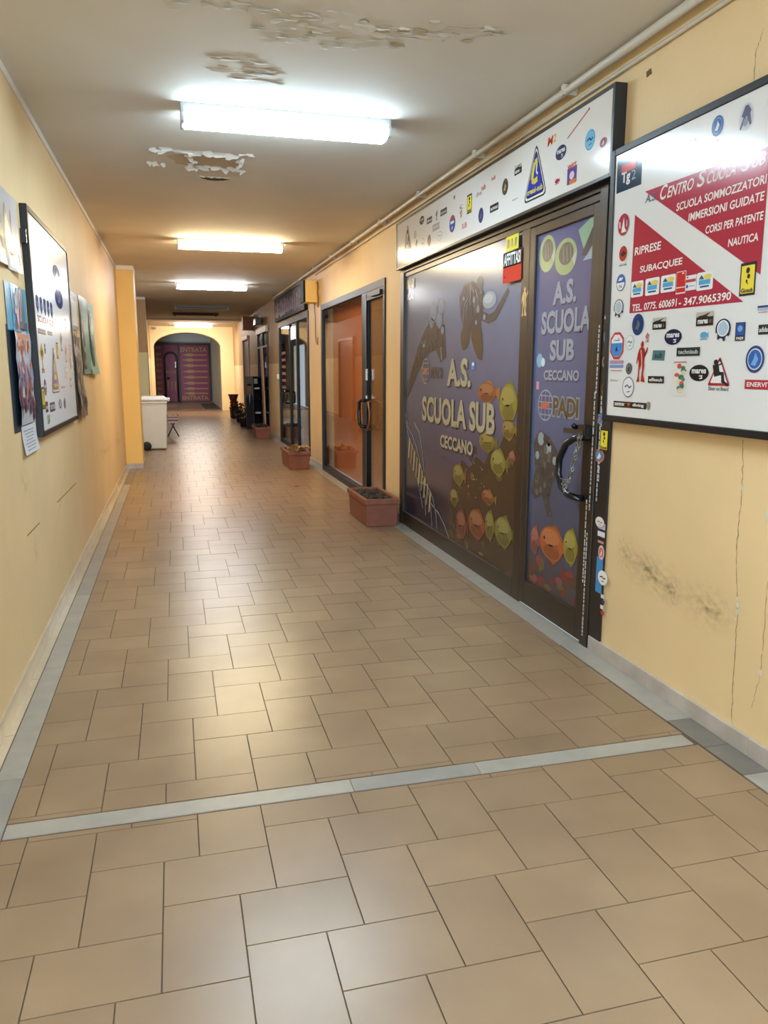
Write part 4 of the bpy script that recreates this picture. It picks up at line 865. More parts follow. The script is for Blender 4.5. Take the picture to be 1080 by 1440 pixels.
# diver decal on the mullion and stickers on the jamb
sticker(shop, 'diver', pu(4.435), 1.848, .10, .17, NF - .004, label='gold diver cut-out sticker', c1='#D8B480', c2='#B08A5A')
for (Y, z0, z1) in [(3.565, .06, .62), (3.555, .74, 1.34), (3.50, .80, 1.32), (3.585, .35, .78), (3.49, .9, 1.25), (3.545, 1.34, 1.66)]:
    b = MB(); z = z0
    while z < z1:
        s = .012 + .012 * rr.random(); nn = .0125 if Y < 3.525 else NF + .0005
        b.rect(pu(Y), z, .011, s, nn, ink('#C8CCD0')); z += s + .006
    b.build('sticker', shop, label='column of tiny white lettering')
JN = .0126
def js(kind, Y, z, w_, h_, **k): return sticker(shop, kind, pu(Y), z, w_, h_, JN, **k)
js('seal', 3.507, 1.207, .07, .051, c1='#3A78B8', c2='#8AB4D8', c3='#3A78B8', c4='#C06A70'); js('yellowtall', 3.455, 1.106, .075, .111, label='yellow and black sticker on the jamb'); js('seal', 3.495, 1.023, .1, .067, c1='#C87A5A', c2='#3A5A94', c3='#5E88B8', c4=WHT)
js('ring', 3.455, .69, .085, .055, c1='#E4E0E4', c2='#E4E0E4', c3='#B04A60'); js('lines', 3.435, .635, .07, .12, c1='#B8B0D0', c2='#DCDCE6'); js('seal', 3.425, .54, .058, .075, c1='#D8B0B4', c2='#E0D0D0', c3='#C06870')
b = MB(); b.rect(pu(3.435), .42, .06, .185, JN + .0003, ink('#3A8AC8')); b.build('sticker', shop); js('ring', 3.40, .414, .09, .075, c1='#E8E8E8', c2='#E8E8E8', c3='#1E1E1E'); b = MB()
for k in range(4): b.rect(pu(3.385 + .008 * (k % 2)), .235 + .028 * k, .03, .02, JN + .0004, ink(['#B83A40', '#E0E0E0', '#2A3A6A', '#D8D8D8'][k]))
b.build('sticker', shop)
js('oval', 3.485, 1.693, .06, .063, t='m', c1='#1A1416'); js('seal', 3.485, 1.606, .05, .068, c1='#3A6EA0', c2='#8ABCD8', c3='#3A6EA0'); js('seal', 3.485, 1.487, .05, .06, c1='#B09078', c2='#C8A890', c3='#6A3A2E'); js('seal', 3.485, 1.353, .05, .069, c1='#4A3428', c2='#8A6A54', c3='#3A2A22')
# for-rent notice and yellow sticker taped at the window's upper corner
t = thing('rental_notice', 'red and black rental notice reading AFFITTASI on the upper corner of the window', 'notice', 'R', (XR, 4.617, 2.073)); t.location.x = XR
b = MB(); nn = NF + .001; b.box(-.14, .135, -.092, .092, nn - .0012, nn, mat('notice_card', '#C8402C', .7, spec=.15)); b.build('card', t)
b = MB(); b.rect(-.002, .046, .272, .09, nn + .0004, mat('matte_black', '#151515', .8, spec=.1)); b.text('AFFITTASI', -.128, .01, .25, .074, nn + .0009, mat('matte_white', '#E8E8E8', .8, spec=.1), .03); b.rect(-.11, -.055, .03, .008, nn + .0006, mat('matte_red', '#8A2A1E', .8, spec=.1)); b.build('lettering', t)
b = MB(); b.box(-.095, .09, -.044, .044, nn - .001, nn, mat('matte_yellow', '#D8CC4A', .8, spec=.1))
for (x, w_) in ((-.06, .03), (-.005, .02), (.05, .03)): b.rect(x, 0, w_, .05, nn + .0005, ink('#3A3A2A', .3))
o = b.build('yellow_card'); place(o, 'R', (XR, 4.624, 2.213)); tag(o, 'small yellow card with dark marks above the red rental notice', 'sticker')
# chain through the handle
def chain():
    b = MB(); rnd = random.Random(2); path = []
    for k in range(16): t = k / 15; path.append(Vector(hp(3.71 + .10 * t, 1.11 - .27 * t + .004 * math.sin(k), .085 + .01 * math.sin(k * 1.3))))
    for k in range(17): t = k / 16; path.append(Vector(hp(3.80 - .115 * t, .84 + .26 * t, .105 + .008 * math.sin(k * 1.7))))
    for k in range(16): a = k * 1.15; path.append(Vector(hp(3.845 - .035 * math.cos(a) - .012 * (k % 3 - 1), .82 + .03 * math.sin(a * 1.4), .09 + .02 * math.sin(a))))
    for i, p in enumerate(path):
        d = (path[min(i + 1, len(path) - 1)] - path[max(i - 1, 0)]).normalized(); s = d.orthogonal().normalized()
        s = Matrix.Rotation((i % 2) * PI / 2 + .4, 3, d) @ s
        b.tube([p + d * .0115 * math.cos(a) + s * .0065 * math.sin(a) for a in [2 * PI * k / 10 for k in range(10)]], .0022, CHROME, 6, True)
    return b.build('chain')
ch = chain(); place(ch, 'R', (XR, 5.3, 0)); tag(ch, 'steel chain looped around the black pull handle of the printed door', 'chain')

# ------------------------------------------------------------------ shop two: orange glazed front
s2 = thing('shop_front', 'steel framed shop front with orange sheet inside and venetian blind behind the right pane', 'shop front', 'R', (XR, 9.44, 0))  # interior is one plain orange sheet
def qu(Y): return 9.44 - Y
b = MB()
for (a0, a1, c0, c1) in ((11.2, 11.11, 0, 2.335), (7.75, 7.68, 0, 2.335), (11.11, 7.75, 2.26, 2.335), (8.66, 8.44, .02, 2.26), (11.11, 8.66, 0, .075), (8.44, 7.75, 0, .07), (8.44, 7.75, 2.17, 2.26)):
    b.box(qu(a0), qu(a1), c0, c1, -.07, .015, STEEL)
b.build('frame', s2, bevel=.003)
b = MB(); b.box(qu(8.47), qu(8.44), .02, 2.24, .0, .02, DARKBAR); b.build('door_seal', s2)
b = MB(); b.box(qu(11.11), qu(8.66), .075, 2.26, -.018, -.010, GLASS); b.build('window_pane', s2)
b = MB(); b.box(qu(8.44), qu(7.75), .07, 2.17, -.018, -.010, GLASS); b.build('window_pane', s2)
b = MB(); b.box(qu(11.15), qu(7.70), .03, 2.33, -.17, -.15, ORANGE_B); b.build('orange_backing', s2, label='plain orange sheet behind the glass')
b = MB(); z = .09
while z < 2.16:
    b.add([(qu(8.43), z, -.034), (qu(7.77), z, -.034), (qu(7.77), z + .019, -.028), (qu(8.43), z + .019, -.028)], [(0, 1, 2, 3)], BLIND); z += .021
b.build('venetian_blind', s2)
b = MB(); b.tube([(qu(8.46), 1.11, .01), (qu(8.46), 1.11, .07), (qu(8.50), 1.09, .085), (qu(8.50), .97, .09), (qu(8.49), .85, .085), (qu(8.46), .82, .07), (qu(8.46), .82, .01)], .02, BLACKP, 10); b.build('handle', s2)
b = MB(); b.tube([(qu(8.34), 1.10, .0), (qu(8.22), 1.10, .05), (qu(8.12), 1.0, .06), (qu(8.14), .88, .06), (qu(8.25), .80, .05), (qu(8.34), .80, .0)], .012, mat('handle_reflection', '#7A4A2C', .4), 8); b.build('handle', s2)  # brown tube repeats the handle as its reflection in the glass
b = MB(); b.box(qu(8.44), qu(8.40), 1.33, 1.45, .015, .03, mat('lock_plate', '#B8B8B4', .3, metal=.6)); b.build('lock_plate', s2)
b = MB(); b.box(qu(8.44), qu(8.41), 1.13, 1.16, .015, .03, mat('lock_plate')); b.build('keyhole_plate', s2)
b = MB(); b.box(qu(8.15), qu(7.78), 2.19, 2.235, .015, .04, STEEL); b.build('door_closer', s2, bevel=.003)

# ------------------------------------------------------------------ shop three: dark glass, black fascia, yellow box
s3 = thing('shop_front', 'dark glazed shop front with three panes under the black fascia', 'shop front', 'R', (XR, 14.1, 0))
def tu(Y): return 14.1 - Y
b = MB()
for (a0, a1, c0, c1) in ((15.9, 15.8, 0, 2.335), (12.38, 12.3, 0, 2.335), (15.8, 12.38, 2.24, 2.335), (14.42, 14.36, .02, 2.24), (13.56, 13.5, .02, 2.24), (15.8, 12.38, 0, .08)):
    b.box(tu(a0), tu(a1), c0, c1, -.07, .015, STEEL)
b.build('frame', s3, bevel=.003)
for (a, c) in ((15.8, 14.42), (14.36, 13.56), (13.5, 12.38)):
    b = MB(); b.box(tu(a), tu(c), .08, 2.24, -.018, -.010, GLASS); b.build('window_pane', s3)
b = MB(); b.tube([(tu(14.75), 1.04, -.01), (tu(14.75), 1.04, .06), (tu(14.55), 1.02, .07), (tu(14.5), .93, .07), (tu(14.55), .84, .07), (tu(14.75), .82, .06), (tu(14.75), .82, -.01)], .018, BLACKP, 8); b.build('handle', s3)
b = MB()
for (a, c, M) in ((15.7, 14.6, '#3A2E30'), (14.3, 13.7, '#4A4036'), (13.4, 13.1, '#54504A'), (12.95, 12.6, '#463C30')):
    b.box(tu(a), tu(c), .1, 1.75, -.26, -.22, mat('curtain_' + M[1:], M, .8))
b.build('curtain', s3)
b = MB()
for k in range(6): b.rect(tu(15.35), 1.75 - .13 * k, .55, .05, -.009, ink('#7A3A40', .3))
b.build('window_print', s3)
o = MB(); o.box(-.38, .38, -.11, .11, .0, .002, PAPER); o.text('chiuso', -.2, -.07, .4, .05, .0025, ink('#777777', .4)) if False else None
o = o.build('white_rectangle'); place(o, 'R', (XR + .009, 13.97, 2.07)); tag(o, 'flat white rectangle at the top of the dark glass door', 'notice')  # plain white rectangle set on the glass
fs = thing('fascia_sign', 'black fascia sign with faint purple strokes above the dark glazed shop', 'sign', 'R', (XR, 14.2, 2.57))
b = MB(); b.box(-1.84, 1.84, -.21, .21, 0, .06, mat('black_fascia', '#17161B', .6, spec=.2)); b.build('panel', fs, bevel=.004)
b = MB(); b.box(-1.84, 1.84, .195, .225, 0, .075, STEEL); b.build('top_rail', fs)
b = MB(); rr = random.Random(21); x = -1.7
while x < 1.65:
    c = rr.choice(['#8A7080', '#7A5E74', '#6E6074', '#9A8A8C']); h_ = rr.uniform(.22, .32); M = ink(c, .3)
    b.line([(x, -h_ / 2), (x + .03, h_ / 2)], .05, .0606, M); b.line([(x + .11, -h_ / 2), (x + .13, h_ / 2 * rr.uniform(.5, 1))], .05, .0606, M); b.line([(x, rr.uniform(-.05, .1)), (x + .12, rr.uniform(-.05, .12))], .04, .0606, M); x += .25
b.build('lettering', fs, label='faded gothic strokes')
yb = thing('meter_box', 'yellow painted box with a dark front jutting from the wall under the pipe', 'box', 'R', (XR - .002, 11.68, 2.4))
b = MB(); b.box(-.16, .16, 0, .31, 0, .17, ORANGE_PL); b.build('box_body', yb, bevel=.004)
b = MB(); b.box(-.16, .155, .004, .306, .17, .2, mat('box_front', '#1A1614', .7, spec=.2)); b.build('front_plate', yb)
b = MB(); b.tube([(.165, .28, .01), (.28, .26, .012), (.30, .2, .012), (.26, .12, .012), (.32, .05, .012), (.28, -.08, .012)], .008, mat('cable', '#7A5A34', .6)); b.tube([(.02, 0, .02), (.04, -.2, .01), (.03, -.42, .01), (.07, -.55, .01), (.2, -.6, .01), (.22, -.5, .01)], .006, mat('cable')); b.build('cable', yb)

# ------------------------------------------------------------------ far right: door four, door five, boxes
d4 = thing('glazed_door', 'narrow glazed door with a white header behind the black display rack', 'door', 'R', (XR, 18.9, 0))
b = MB()
for (a0, a1, c0, c1, M) in ((1.1, 1.02, 0, 2.27, STEEL), (-1.02, -1.1, 0, 2.27, STEEL), (1.02, -1.02, 0, .1, STEEL), (1.02, -1.02, 1.93, 1.98, STEEL), (.05, -.05, .1, 2.27, STEEL)):
    b.box(-a0, -a1, c0, c1, -.07, .02, M)
b.build('frame', d4, bevel=.003)
b = MB(); b.box(-1.1, 1.1, 2.27, 2.40, -.07, .05, WHITE_P); b.build('header', d4, bevel=.003)
for s in (-1, 1):
    b = MB(); b.box(.05 if s > 0 else -1.02, 1.02 if s > 0 else -.05, .1, 1.93, -.018, -.01, GLASS); b.build('glass_pane', d4)
b = MB()
for k in range(6): b.box(-.98 + k * .35, -.98 + k * .35 + .12, 1.99, 2.26, -.03, -.01, STEEL)
b.build('transom_grille', d4)
b = MB(); b.box(-.17, .17, 0, 1.95, -.012, .012, WOODP); o = b.build('wooden_board', bevel=.003); place(o, 'R', (1.965, 17.95, 0)); tag(o, 'tall pale wooden board upright beside the black display rack', 'board')
o.matrix_world = frame_matrix('R', (1.965, 17.95, 0)) @ Matrix.Rotation(math.radians(1.2), 4, 'X')
d5 = thing('narrow_door', 'dark doorway with a pinkish header, farthest on the right wall', 'door', 'R', (XR, 23.25, 0))
b = MB(); b.box(-.95, -.87, 0, 2.26, -.07, .03, WOODP); b.box(.87, .95, 0, 2.26, -.07, .03, WOODP); b.build('frame', d5); b = MB(); b.box(-.95, .95, 2.26, 2.36, -.07, .06, mat('pink_paint', '#D8B8A8', .5)); b.build('header', d5, bevel=.003)
b = MB(); b.box(-.87, .87, .02, 2.26, -.05, -.02, mat('dark_door', '#1E2430', .35)); b.build('door_leaf', d5)
b = MB(); b.box(-.2, .2, -.17, .17, 0, .26, mat('brown_box', '#8A5436', .6)); o = b.build('wall_box', bevel=.006); place(o, 'R', (XR, 21.25, 2.62)); tag(o, 'reddish brown box high on the wall above the farthest doorway', 'box')
t = thing('wall_speaker', 'small black speaker box on the wall above the white door header', 'speaker', 'R', (XR, 19.0, 2.54)); b = MB(); b.box(-.22, .22, -.07, .07, .03, .17, BLACKP); b.build('speaker_body', t, bevel=.006); b = MB(); b.box(-.03, .03, -.02, .10, 0, .04, BLACKP); b.tube([(0, .07, .02), (0, .1, .1), (0, .07, .1)], .012, BLACKP); b.build('bracket', t)
t = thing('switch_box', 'small white switch box on the wall left of the dark glazed shop', 'switch', 'R', (XR, 16.05, 1.295)); b = MB(); b.box(-.06, .06, -.05, .05, 0, .04, WHITE_P); b.build('box_body', t, bevel=.005); b = MB(); b.box(-.02, .02, -.02, .02, .04, .046, GREYW); b.build('button', t)

# ------------------------------------------------------------------ planters
def planter(x0, x1, y0, y1, h, label, rz=0.0, fill=None):
    cx, cy_ = (x0 + x1) / 2, (y0 + y1) / 2; w_, d_ = (x1 - x0) / 2, (y1 - y0) / 2
    t = thing('terracotta_planter', label, 'planter', 'F', (cx, cy_, 0), rz, 'terracotta planters along the shops')
    b = MB(); t_ = .02; k = .93
    b.frustum((-w_ * k, w_ * k, -d_ * .96, d_ * .96, 0), (-w_, w_, -d_, d_, h * .84), TERRA); 
    b.build('trough', t, bevel=.006)
    b = MB()
    for (a0, a1, c0, c1) in ((-w_ - .014, -w_ + .02, -d_ - .014, d_ + .014), (w_ - .02, w_ + .014, -d_ - .014, d_ + .014), (-w_ + .02, w_ - .02, -d_ - .014, -d_ + .02), (-w_ + .02, w_ - .02, d_ - .02, d_ + .014)):
        b.box(a0, a1, c0, c1, h * .82, h, TERRA)
    b.build('rim', t, bevel=.004)
    b = MB(); rnd = random.Random(round(y0 * 10)); n = 10
    vs = [(-w_ + .02 + (2 * w_ - .04) * i / n, -d_ + .02 + (2 * d_ - .04) * j / n, h * .9 + rnd.uniform(-.012, .02)) for j in range(n + 1) for i in range(n + 1)]
    b.add(vs, [(j * (n + 1) + i, j * (n + 1) + i + 1, (j + 1) * (n + 1) + i + 1, (j + 1) * (n + 1) + i) for j in range(n) for i in range(n)], SOIL)
    for q in range(26): b.lathe([(.004, -.008), (.018, 0), (.004, .012)], (rnd.uniform(-w_ + .04, w_ - .04), rnd.uniform(-d_ + .05, d_ - .05), h * .92), SOIL, 6)
    so = b.build('soil', t)
    if fill:
        b = MB()
        for q in range(30):
            x, y = rnd.gauss(0, w_ * .35), rnd.gauss(-d_ * .2, d_ * .4); a = rnd.uniform(0, 2 * PI); L_ = rnd.uniform(.08, .16); zz = h * .92 + rnd.uniform(0, .05)
            dx, dy = math.cos(a), math.sin(a)
            b.add([(x, y, zz), (x + dx * L_ * .5 - dy * .03, y + dy * L_ * .5 + dx * .03, zz + .05), (x + dx * L_, y + dy * L_, zz + .01), (x + dx * L_ * .5 + dy * .03, y + dy * L_ * .5 - dx * .03, zz + .035)], [(0, 1, 2), (0, 2, 3)], fill)
        b.build('dry_foliage', t)
    return t
planter(1.665, 1.975, 6.90, 7.66, .262, 'nearest terracotta planter with bare soil between the printed and orange shop fronts', .0)
planter(1.565, 1.87, 11.27, 12.1, .262, 'middle terracotta planter with withered leaves below the yellow box', 0, DRY)
planter(1.60, 1.89, 16.36, 17.15, .255, 'far terracotta planter with thin dry stalks before the black display rack', 0, mat('dark_stalks', '#4A4438', .9))
b = MB(); b.add([(-.03, -.02, .004), (.0, -.03, .012), (.035, .0, .005), (.01, .03, .014), (-.025, .02, .006)], [(0, 1, 2, 3, 4)], mat('red_leaf', '#8E3A24', .7)); o = b.build('dry_leaf', solid=.001); o.location = (1.42, 9.6, 0.001); tag(o, 'single reddish dry leaf on the floor tiles before the orange shop', 'leaf')

# ------------------------------------------------------------------ display rack, poster stand, pots
rk = thing('display_rack', 'black display rack with white trays on its shelves by the white headed door', 'rack', 'F', (1.93, 19.25, 0))
b = MB(); b.box(-.10, -.085, -.2, .2, 0, 1.27, MATBLK); b.box(.085, .10, -.2, .2, 0, 1.27, MATBLK); b.box(-.1, .1, .18, .2, 0, 1.27, MATBLK); b.box(-.1, .1, -.2, .2, 1.24, 1.27, MATBLK); b.box(-.1, .1, -.2, .2, 0, .06, MATBLK); b.build('cabinet_body', rk)
for z in (.38, .72, .96): b = MB(); b.box(-.085, .085, -.19, .18, z, z + .012, MATBLK); b.build('shelf', rk)
b = MB(); b.box(-.085, .0, -.202, -.2, 1.10, 1.22, ink('#8A8E84', .4)); b.build('label_card', rk)
for (x, z, c) in ((-.02, .972, 'upper'), (.0, .392, 'lower')):
    t = thing('paper_stack', 'pale paper stack on the %s shelf of the black rack' % c, 'paper', 'F', (1.93 + x, 19.17, z + .001))
    for q in range(3): b = MB(); b.box(-.06 + .008 * q, .06 + .006 * q, -.12, .1, q * .012, q * .012 + .009, PAPER); b.build('sheet', t)
ps = thing('poster_stand', 'upright poster stand printed with a dark suited man, left of the black rack', 'poster stand', 'B', (1.735, 19.05, 0))
b = MB(); b.box(-.09, .09, .0, 1.27, -.03, 0, mat('grey_poster', '#6E645C', .8, spec=.1)); b.build('panel', ps, bevel=.003)
b = MB(); b.ell(.0, .98, .10, .17, .0006, ink('#8A6A58', .9)); b.ell(.0, 1.05, .115, .11, .0012, ink('#241C1A', .9), 14, 0, PI); b.poly([(-.085, .02), (-.085, .74), (-.04, .86), (.04, .86), (.085, .74), (.085, .02)], .0008, ink('#1E1E26', .9)); b.poly([(-.02, .86), (.02, .86), (.0, .6)], .0012, ink('#9AA0A8', .9))
for s in (-1, 1): b.rect(s * .022, .995, .016, .006, .0014, ink('#241C1A', .9))
b.rect(0, .925, .03, .006, .0014, ink('#5A3A34', .9)); b.build('portrait_print', ps)
POTD = mat('dark_pot', '#33211F', .5); POTR = mat('red_pot', '#6E1F1C', .45)
def pot(name, label, loc, prof, M, group=None):
    t = thing(name, label, 'pot', 'F', loc, 0, group); b = MB(); b.lathe(prof, (0, 0, 0), M, 20); b.build('pot_wall', t)
    b = MB(); r, h = prof[-1][0], prof[-1][1]; b.lathe([(r - .02, h - .025), (r + .008, h - .02), (r + .008, h + .005), (r - .01, h + .005)], (0, 0, 0), M, 20); b.build('rim', t); return t
pot('plant_pot', 'dark brown pot, lowest of the stack beside the arch', (1.71, 23.8, 0), [(.11, 0), (.125, .02), (.15, .32)], POTD)
pot('plant_pot', 'squat dark red pot in the middle of the stack beside the arch', (1.70, 23.8, .326), [(.09, 0), (.13, .04), (.10, .10), (.13, .14), (.095, .19)], POTR)
pot('plant_pot', 'wide dark red bowl pot, topmost of the stack beside the arch', (1.685, 23.8, .522), [(.085, 0), (.10, .01), (.15, .18)], POTR)
def bush(label, x, y, h, seed):
    t = thing('potted_plant', label, 'plant', 'F', (x, y, 0)); b = MB(); b.lathe([(.09, 0), (.12, .2), (.125, .22)], (0, 0, 0), POTD, 16); b.build('pot', t)
    b = MB(); rnd = random.Random(seed); LM = mat('dark_foliage', '#3A3228', .8)
    for k in range(70):
        a = rnd.uniform(0, 2 * PI); r = rnd.uniform(.02, .14); zz = rnd.uniform(.2, h); L_ = rnd.uniform(.06, .12); dx, dy = math.cos(a), math.sin(a); x0, y0 = dx * r * .6, dy * r * .6
        b.add([(x0, y0, zz), (x0 + dx * L_ / 2 - dy * .02, y0 + dy * L_ / 2 + dx * .02, zz + .04), (x0 + dx * L_, y0 + dy * L_, zz - .02), (x0 + dx * L_ / 2 + dy * .02, y0 + dy * L_ / 2 - dx * .02, zz + .03)], [(0, 1, 2, 3)], LM)
    b.build('foliage', t); b = MB(); b.tube([(0, 0, .18), (.01, 0, h * .9)], .01, LM); b.build('stem', t)
bush('dark withered potted plant between the poster stand and the stacked pots', 1.72, 21.9, .5, 1)
bush('low dark potted plant right behind the poster stand', 1.68, 20.3, .42, 2)

# ------------------------------------------------------------------ bin and folded stand on the left
bn = thing('wheeled_bin', 'white wheeled waste bin with a lid behind the yellow pilaster', 'bin', 'F', (-.37, 14.85, 0))
b = MB(); b.frustum((-.20, .19, -.2, .2, .03), (-.225, .225, -.24, .24, .87), BINP); b.box(-.235, .235, -.25, .25, .84, .88, BINP); b.build('bin_body', bn, bevel=.012)
b = MB(); b.box(-.24, .25, -.255, .255, .885, .915, BINLID); b.frustum((-.235, .24, -.25, .25, .915), (-.2, .16, -.2, .2, .965), BINLID); b.box(.2, .28, -.16, .16, .87, .93, BINLID); b.build('lid', bn, bevel=.012)
for s in (-1, 1): b = MB(); b.lathe([(.03, -.03), (.075, -.028), (.08, -.015), (.08, .015), (.075, .028), (.03, .03)], (-.15, s * .235, .08), RUBBER, 24, 'y'); b.build('wheel', bn)
b = MB(); b.tube([(-.15, -.22, .08), (-.15, .22, .08)], .012, CHROME); b.build('axle', bn)
fsd = thing('folding_stool', 'low folding stool with pale reddish striped cloth behind the white bin', 'stool', 'F', (-.07, 17.6, 0))
b = MB(); CL1, CL2 = mat('stool_cloth', '#C8B8B4', .8), mat('stool_stripe', '#8A4A44', .8)
for k in range(6): b.add([(-.10 + .035 * k, -.12, .46 - .02 * math.sin(k * .9)), (-.065 + .035 * k, -.12, .46 - .02 * math.sin((k + 1) * .9)), (-.065 + .035 * k, .12, .46 - .02 * math.sin((k + 1) * .9)), (-.10 + .035 * k, .12, .46 - .02 * math.sin(k * .9))], [(0, 1, 2, 3)], CL2 if k % 2 else CL1)
b.box(-.1, .11, -.121, -.118, .30, .46, CL1); b.box(-.1, .11, -.123, -.121, .34, .37, CL2); b.box(-.1, .11, -.123, -.121, .41, .43, CL2); b.build('seat', fsd)
for (x0, x1, yy) in ((-.11, .12, -.11), (.12, -.11, -.11), (-.11, .12, .11), (.12, -.11, .11)): b = MB(); b.tube([(x0, yy, .0), (x1, yy, .46)], .009, DARKBAR); b.build('leg', fsd)
dl = thing('side_door', 'dark framed door on the left wall beyond the second pilaster', 'door', 'L', (XL, 22.5, 0)); b = MB(); b.box(-1.0, -.92, 0, 2.25, 0, .06, DARKBAR); b.box(.92, 1.0, 0, 2.25, 0, .06, DARKBAR); b.box(-1, 1, 2.25, 2.33, 0, .06, DARKBAR); b.build('frame', dl); b = MB(); b.box(-.92, .92, .02, 2.25, .0, .02, mat('dark_door')); b.build('door_leaf', dl); b = MB(); b.tube([(.8, 1.0, .02), (.8, 1.0, .06), (.68, 1.0, .06)], .012, CHROME); b.build('handle', dl)

# ------------------------------------------------------------------ left notice board and papers
LY, LZ, kx = 5.355, 1.685, 1.0
nb = thing('notice_board', 'black framed white board with stickers on the left wall', 'sign board', 'L', (XL, LY, LZ))
def lu(Y): return Y * kx - LY
def lv(z): return 1.45 + (z - 1.45) * kx - LZ
LN = .03; ya, yb_, zt, zb = 4.55, 6.17, 2.285, 1.085
b = MB(); fwid = .03; FM = mat('board_frame')
for (a0, a1, c0, c1) in ((ya, ya + fwid, zb, zt), (yb_ - fwid, yb_, zb, zt), (ya + fwid, yb_ - fwid, zb, zb + fwid), (ya + fwid, yb_ - fwid, zt - fwid, zt)):
    b.box(a0 - LY, a1 - LY, c0 - LZ, c1 - LZ, 0, LN + .006, FM)
b.build('frame', nb, bevel=.003)
b = MB(); b.box(ya + .028 - LY, yb_ - .028 - LY, zb + .028 - LZ, zt - .028 - LZ, .002, LN, mat('white_board_rough', '#E4E5E8', 0.24)); b.build('panel', nb)  # rougher than the right board so lamp reflections smear
b = MB(); b.box(-.84, -.805, .40, .47, .0, .03, BLACKP); b.build('hanging_hook', nb)
def ls(kind, Y, z, w_, h_, **k): return sticker(nb, kind, lu(Y), lv(z), w_ * kx, h_ * kx, LN, **k)
ls('seal', 5.561, 2.048, .33, .1, c1='#5A6284', c2='#D0D4DC', c3='#7880A0'); ls('seal', 5.595, 1.897, .36, .13, c1='#2E4488', c2='#5A74B4', c3='#3A5298', c4='#9AB0DC', label='large blue round sticker')
for k in range(5): ls('shield', 4.70 + .13 * k, 1.795, .11, .10, c1='#4A5A86', c2='#8C9CC0')
ls('word', 4.97, 1.719, .6, .036, t='SCUOLA SUB', c1='#C0506A'); ls('bar', 4.788, 1.652, .27, .028, t='technisub', c1='#6A6E66'); ls('bar', 5.084, 1.655, .19, .022, t='effesub', c1='#7A7E76')
b = MB(); b.poly([(lu(4.729), lv(1.59)), (lu(4.80), lv(1.535)), (lu(4.729), lv(1.48)), (lu(4.655), lv(1.535))], LN + D1, ink('#C8A42C')); b.rect(lu(4.729), lv(1.46), .03, .05, LN + D1, ink('#B8A040')); b.ell(lu(4.729), lv(1.535), .05, .04, LN + D2, ink('#4A3A1A')); b.build('sticker', nb, label='yellow diamond sticker')
ls('tri', 5.167, 1.452, .35, .295, label='blue and yellow triangle badge'); ls('word', 4.728, 1.438, .1, .025, t='SUB', c1='#B83A50'); ls('oval', 4.757, 1.346, .095, .092, t='sub', c1='#3A3E7A'); ls('yellowtall', 4.665, 1.29, .09, .12, label='yellow and black sticker by the frame')
ls('bar', 4.972, 1.228, .2, .054, t='mares', c1='#3A4656'); ls('fipsas', 5.309, 1.229, .14, .066, c1='#2A345E'); ls('seal', 5.518, 1.226, .11, .069, c1='#34406E', c2='#B8C0D0'); ls('card2', 4.795, 1.165, .12, .054, cs=['#8AA84A', '#C8C070', '#5A7A3A']); ls('bar', 4.761, 1.237, .09, .06, t='dive', c1='#5A3A34')
ls('card2', 5.995, 1.521, .14, .193, cs=['#D89A70', '#C8805A', '#E0B090']); ls('yellowtall', 5.35, 1.56, .09, .1); ls('diver', 5.55, 1.62, .12, .12, c1='#5A6078'); ls('ring', 5.7, 1.42, .12, .08, c1='#A86A60'); ls('diver', 5.75, 1.55, .1, .12, c1='#B86A5A'); ls('word', 5.5, 1.33, .2, .02, t='diving', c1='#9A8A88'); ls('shield', 5.9, 1.35, .12, .08, c1='#5E7890', c2=WHT); ls('seal', 5.85, 1.75, .12, .07, c1='#7A86A4', c2='#C8CCD8')
ls('oval', 4.85, 1.56, .06, .06, t='m', c1='#4A566E')
# loose papers: curled sheets fixed to the wall
def sheet(name, label, Y, z, w_, h_, art, curl, base='#E6E6E6', rough=.35, cat='poster', rot=0.0):
    b = MB(); N = 10; M = mat('sheet_' + base.lstrip('#'), base, rough)
    vs = [(-w_ / 2 + w_ * i / N, -h_ / 2 + h_ * j / N, 0) for j in range(N + 1) for i in range(N + 1)]
    b.add(vs, [(j * (N + 1) + i, j * (N + 1) + i + 1, (j + 1) * (N + 1) + i + 1, (j + 1) * (N + 1) + i) for j in range(N) for i in range(N)], M, True)
    art(b)
    o = b.build(name, warp=lambda p: (p[0], p[1], p[2] + .004 + curl(p[0] / w_ + .5, p[1] / h_ + .5)))
    o.matrix_world = frame_matrix('L', (XL, Y, z)) @ Matrix.Rotation(rot, 4, 'Z')
    return tag(o, label, cat)
def blobs(b, x0, x1, y0, y1, cols, n, s0, s1, seed, base=.0015):
    rnd = random.Random(seed)
    for k in range(n): b.ell(rnd.uniform(x0, x1), rnd.uniform(y0, y1), rnd.uniform(s0, s1), rnd.uniform(s0, s1) * 1.5, base + k * .00004, ink(rnd.choice(cols), .35), 8)
def art1(b):
    for (x, y, w_, h_) in ((-.17, .0, .10, .24), (.0, -.02, .09, .28), (.12, .05, .03, .12), (-.08, -.08, .03, .1), (.08, -.1, .1, .02), (.2, -.12, .04, .08)): b.ell(x, y, w_, h_, .0015, ink('#2E2E34', .35), 12)
sheet('poster', 'white glossy poster with dark figures, topmost at the left picture edge', 4.13, 2.09, .54, .36, art1, lambda u, v: .012 * (1 - v) ** 2 * (1 + math.sin(u * 9)) + .02 * max(0, u - .8), '#DADCE2', .15)
def art2(b):
    b.rect(.03, 0, .34, .17, .001, ink('#4A6478', .35)); blobs(b, -.08, .16, -.08, .08, ['#B87880', '#6A5A74', '#8AA0B0', '#3A4458', '#C89AA0'], 36, .02, .07, 3)
    b.rect(.12, -.075, .2, .035, .004, ink('#3A4A5E', .35))
